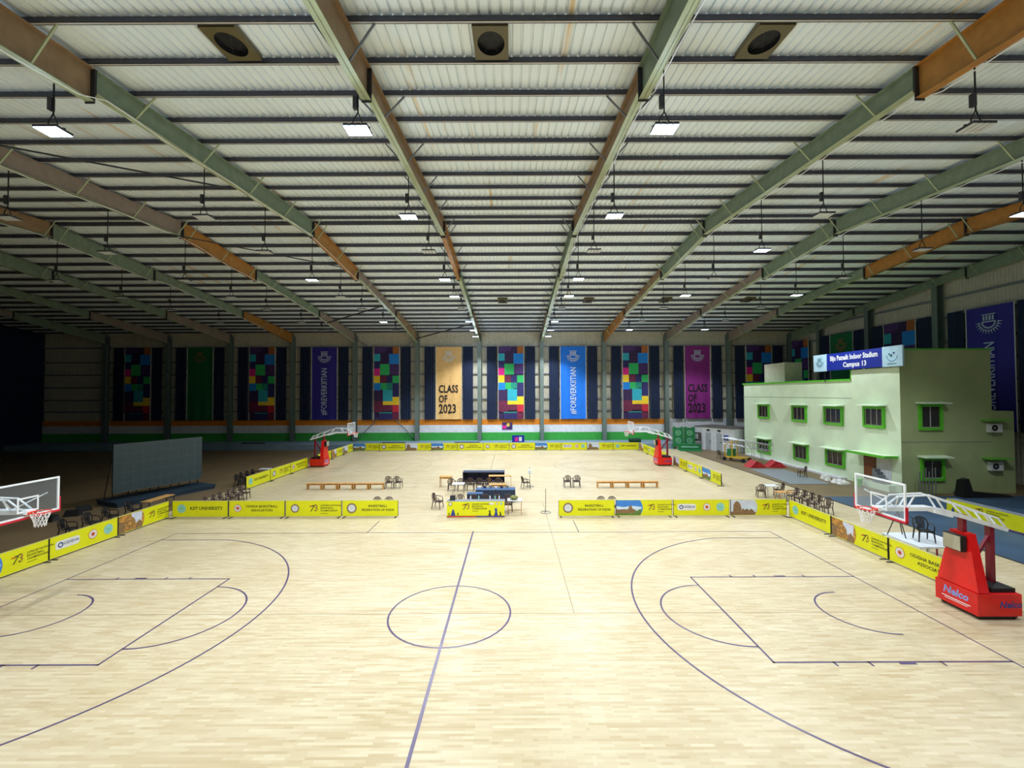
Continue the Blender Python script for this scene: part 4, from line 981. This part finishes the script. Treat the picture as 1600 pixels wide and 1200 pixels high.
# green stands
for k, (x, y) in enumerate(((21.3, 37.8), (22.55, 37.6))):
    r = empty('display_board', (x, y, 0), -.25, 'tall green display board in the far right corner, %s one' % ('left', 'right')[k], 'display board', 'green display boards')
    a = MB(); a.prism([(-.6, .3), (.6, .3), (.6, 2.5), (.5, 2.62), (.35, 2.62), (.25, 2.5), (-.25, 2.5), (-.35, 2.62), (-.5, 2.62), (-.6, 2.5)], -.05, .05, M_dgreen); a.build('panel', r)
    a = MB()
    for z in (1.0, 1.9): a.disc(0, -.055, z, .3, M_teal, 18, 'y', .22); a.disc(0, -.056, z, .12, mat('pale_green_print', (120, 200, 130), .6), 12)
    a.build('emblem', r)
    for s in (-1, 1): a = MB(); a.box(s*.5-.03, s*.5+.03, -.25, .25, 0, .3, M_dgreen); a.build('leg', r)
r = empty('green_counter', (22.1, 36.6, 0), -.2, 'low green counter in front of the tall green display boards', 'counter')
a = MB(); a.box(-1.2, 1.2, -.3, .3, 0, .75, M_dgreen); a.box(.7, 1.2, -.3, .3, .75, 1.05, M_grey); a.build('body', r)
a = MB(); a.box(-.9, .9, -.31, -.3, .35, .5, M_teal); a.build('lettering_band', r)
a = MB(); a.box(-1.1, 1.2, -1.0, -.3, 0, .08, M_dgreen); a.build('foot_board', r)

# tower lift truck with lattice mast, red mats
r = empty('mast_lift', (23.5, 28.8, 0), -.95, 'yellow wheeled mast lift with a lying aluminium lattice beside the green building', 'lift')
a = MB(); a.box(-.9, .9, -.55, .55, .3, .42, M_mach); a.beam((-.9, -.5, .42), (-.9, -.5, 1.5), .08, .08, M_mach); a.beam((-.2, -.5, .42), (-.2, -.5, 1.9), .08, .08, M_mach); a.beam((-.9, .5, .42), (-.9, .5, 1.5), .08, .08, M_mach); a.beam((-.2, .5, .42), (-.2, .5, 1.9), .08, .08, M_mach); a.beam((-.9, -.5, 1.5), (-.2, -.5, 1.9), .07, .07, M_mach); a.beam((-.9, .5, 1.5), (-.2, .5, 1.9), .07, .07, M_mach); a.build('chassis', r)
a = MB(); a.box(-.75, -.3, -.4, .4, .42, 1.1, M_dgreen); a.build('motor_box', r)
for x in (-.9, .9):
    for y in (-.6, .6): a = MB(); a.tube([(x, y-.06, .18), (x, y+.06, .18)], .18, M_black, 14); a.build('wheel', r)
a = MB(); H = .55
for y in (-.3, .3):
    for z in (1.5, 1.5+H): a.tube([(-1.3, y, z+.1), (3.1, y, z-.25)], .03, M_alu, 6)
for k in range(10):
    x = -1.3+.44*k; z = 1.6-.035*k
    for y in (-.3, .3):
        a.tube([(x, y, z), (x+.44, y, z+H-.03)], .016, M_alu, 5); a.tube([(x, y, z), (x, y, z+H)], .016, M_alu, 5)
    a.tube([(x, -.3, z+H), (x, .3, z+H)], .016, M_alu, 5); a.tube([(x, -.3, z), (x, .3, z)], .016, M_alu, 5)
a.build('lattice_mast', r)
a = MB()
for x in (.5, 1.5, 2.3): a.tube([(x, -.2, 0), (x, -.2, 1.35)], .025, M_alu, 6); a.tube([(x, .2, 0), (x, .2, 1.35)], .025, M_alu, 6)
a.build('mast_support', r)
for x, y, rz, l in ((23.3, 25.4, .1, 'left'), (25.1, 25.4, -.1, 'right')):
    a = MB(); a.hexa([(-.75, -.5, 0), (.75, -.5, 0), (.75, .5, 0), (-.75, .5, 0)], [(-.1, -.45, .55), (.35, -.4, .4), (.35, .4, .4), (-.1, .45, .6)], M_mred); a.box(-.8, .8, -.55, -.5, 0, .06, M_mred)
    o = a.build('folded_mat'); o.location = (x, y, 0); o.rotation_euler = (0, 0, rz); tag(o, 'peaked red folded mat in front of the mast lift, %s one' % l, 'mat', 'red folded mats')
a = MB(); a.hexa([(22.2, 24.3, .002), (21.75, 18.0, .002), (24.6, 17.9, .002), (25.0, 24.0, .002)], [(22.2, 24.3, .03), (21.75, 18.0, .03), (24.6, 17.9, .03), (25.0, 24.0, .03)], M_grey)
tag(a.build('floor_mat'), 'large grey rubber mat on the floor before the green building', 'mat')
a = MB(); random.seed(3)
for k in range(14):
    x, y = random.uniform(-.5, .5), random.uniform(-1.2, 1.2); s = random.uniform(.12, .25); h = random.uniform(.08, .3)
    a.hexa([(x-s, y-s, 0), (x+s, y-s*.8, 0), (x+s*.7, y+s, 0), (x-s, y+s*.7, 0)], [(x-s*.5, y-s*.4, h), (x+s*.6, y-s*.5, h*.8), (x+s*.4, y+s*.5, h), (x-s*.5, y+s*.5, h*1.1)], M_ltgrey)
o = a.build('rubbish_heap'); o.location = (25.6, 19.2, 0); tag(o, 'heap of crumpled white wrapping by the building entrance', 'rubbish', None, 'stuff')
a = MB(); a.lathe(0, 0, [(.2, 0), (.26, .5), (.28, .52), (.24, .54)], M_grntrim, 14); o = a.build('waste_bin'); o.location = (26.0, 17.3, 0); tag(o, 'small bright green bin beside the building entrance', 'bin')
for k in range(6):
    a = MB(); x = k*.2; a.tube([(0, 0, .0), (.03, .02, 1.55+.12*(k % 3))], .03, M_steel, 8); o = a.build('steel_pipe'); o.location = (27.5+x, 14.3, 0); tag(o, 'upright steel pipe leaning by the building side wall, %s from the left' % ORD[k], 'pipe', 'pipes by the side wall')
r = empty('covered_machine', (30.1, 14.1, 0), 0, 'dark covered object against the building side wall', 'equipment')
a = MB(); a.hexa([(-.35, -.3, 0), (.35, -.3, 0), (.35, .3, 0), (-.35, .3, 0)], [(-.28, -.2, 1.05), (.1, -.2, 1.15), (.12, .2, 1.15), (-.28, .2, 1.05)], M_black); a.hexa([(.35, -.3, 0), (2.9, -.2, 0), (2.9, .3, 0), (.35, .3, 0)], [(.35, -.25, .35), (2.7, -.1, .12), (2.7, .2, .12), (.35, .25, .35)], M_black); a.build('cover', r)

# camera platform behind the right boards
r = empty('white_platform', (17.95, 3.95, 0), 0, 'white-topped raised platform behind the right-hand boards', 'platform')
a = MB(); a.box(-.95, .95, -.85, .85, .74, .8, M_wtop); a.build('deck', r)
for k in range(7):
    a = MB(); a.box(-.93+k*.3, -.89+k*.3, -.84, -.8, 0, .74, M_maroon if k % 3 == 2 else M_ltgrey); a.build('railing_bar', r)
for s in (-1, 1): a = MB(); a.box(s*.9-.03, s*.9+.03, .78, .84, 0, .74, M_steel); a.build('leg', r)
chair(17.75, 3.75, 160, 'black plastic armchair standing on the white platform', None, CK, .812)
r = empty('camera_tripod', (17.3, 4.35, .812), 0, 'dark camera tripod standing on the white platform', 'tripod')
for k in range(3):
    t = k*2.094+.5; a = MB(); a.tube([(0, 0, 1.0), (.34*math.cos(t), .34*math.sin(t), 0)], .018, M_edge, 6); a.build('leg', r)
a = MB(); a.tube([(0, 0, .95), (0, 0, 1.15)], .02, M_edge, 6); a.box(-.06, .06, -.1, .1, 1.15, 1.28, M_black); a.build('head', r)
a = MB(); a.tube([(0, .05, 1.2), (.3, -.35, .75)], .012, M_edge, 6); a.build('pan_handle', r)
# small things by the far wall
a = MB(); a.box(-.65, .65, -.02, .02, 0, .9, COLM['p']); a.box(-.6, -.1, -.025, -.02, .1, .5, COLM['k']); a.box(-.05, .3, -.025, -.02, .4, .8, COLM['y']); a.box(.1, .5, -.025, -.02, .1, .35, COLM['n']); a.text('73', .0, -.03, .35, .35, M_txt)
o = a.build('wall_poster'); o.location = (1.25, 42.2, 2.0); tag(o, 'small purple and pink poster on the white band below the central banner', 'poster')
a = MB(); a.box(-.75, .75, -.02, .02, 0, .85, M_signblue); a.box(-.4, .0, -.025, -.02, .1, .6, COLM['k']); a.box(.1, .45, -.025, -.02, .15, .65, M_ltgrey)
for s in (-1, 1): a.box(s*.5-.02, s*.5+.02, .0, .2, 0, .03, M_edge)
o = a.build('standing_sign'); o.location = (2.6, 39.9, .62); tag(o, 'small blue and pink sign standing on the plinth behind the far boards', 'sign')
a = MB(); a.tube([(-.7, 0, .25), (.7, 0, .25)], .25, mat('rolled_green', (10, 60, 44), .8), 16); a.tube([(-.72, 0, .25), (.72, 0, .25)], .1, M_black, 12); o = a.build('rolled_mat'); o.location = (16.7, 39.5, .62); tag(o, 'dark green rolled mat lying on the plinth at right', 'mat')
for k, (x, y, w_) in enumerate(((-12.5, 39.3, 1.5), (-3.6, 39.4, 1.6), (-29.5, 39.5, 1.4))):
    a = MB(); a.hexa([(-w_, -.3, 0), (w_, -.3, 0), (w_, .3, 0), (-w_, .3, 0)], [(-w_*.9, -.2, .12), (w_*.9, -.2, .12), (w_*.9, .2, .12), (-w_*.9, .2, .12)], M_cloth2); o = a.build('folded_tarpaulin'); o.location = (x, y, .62)
    tag(o, 'flat folded dark tarpaulin on the plinth, %s' % ('left of the tan banner', 'below the tan banner', 'in the dark at left')[k], 'tarpaulin', 'folded tarpaulins')
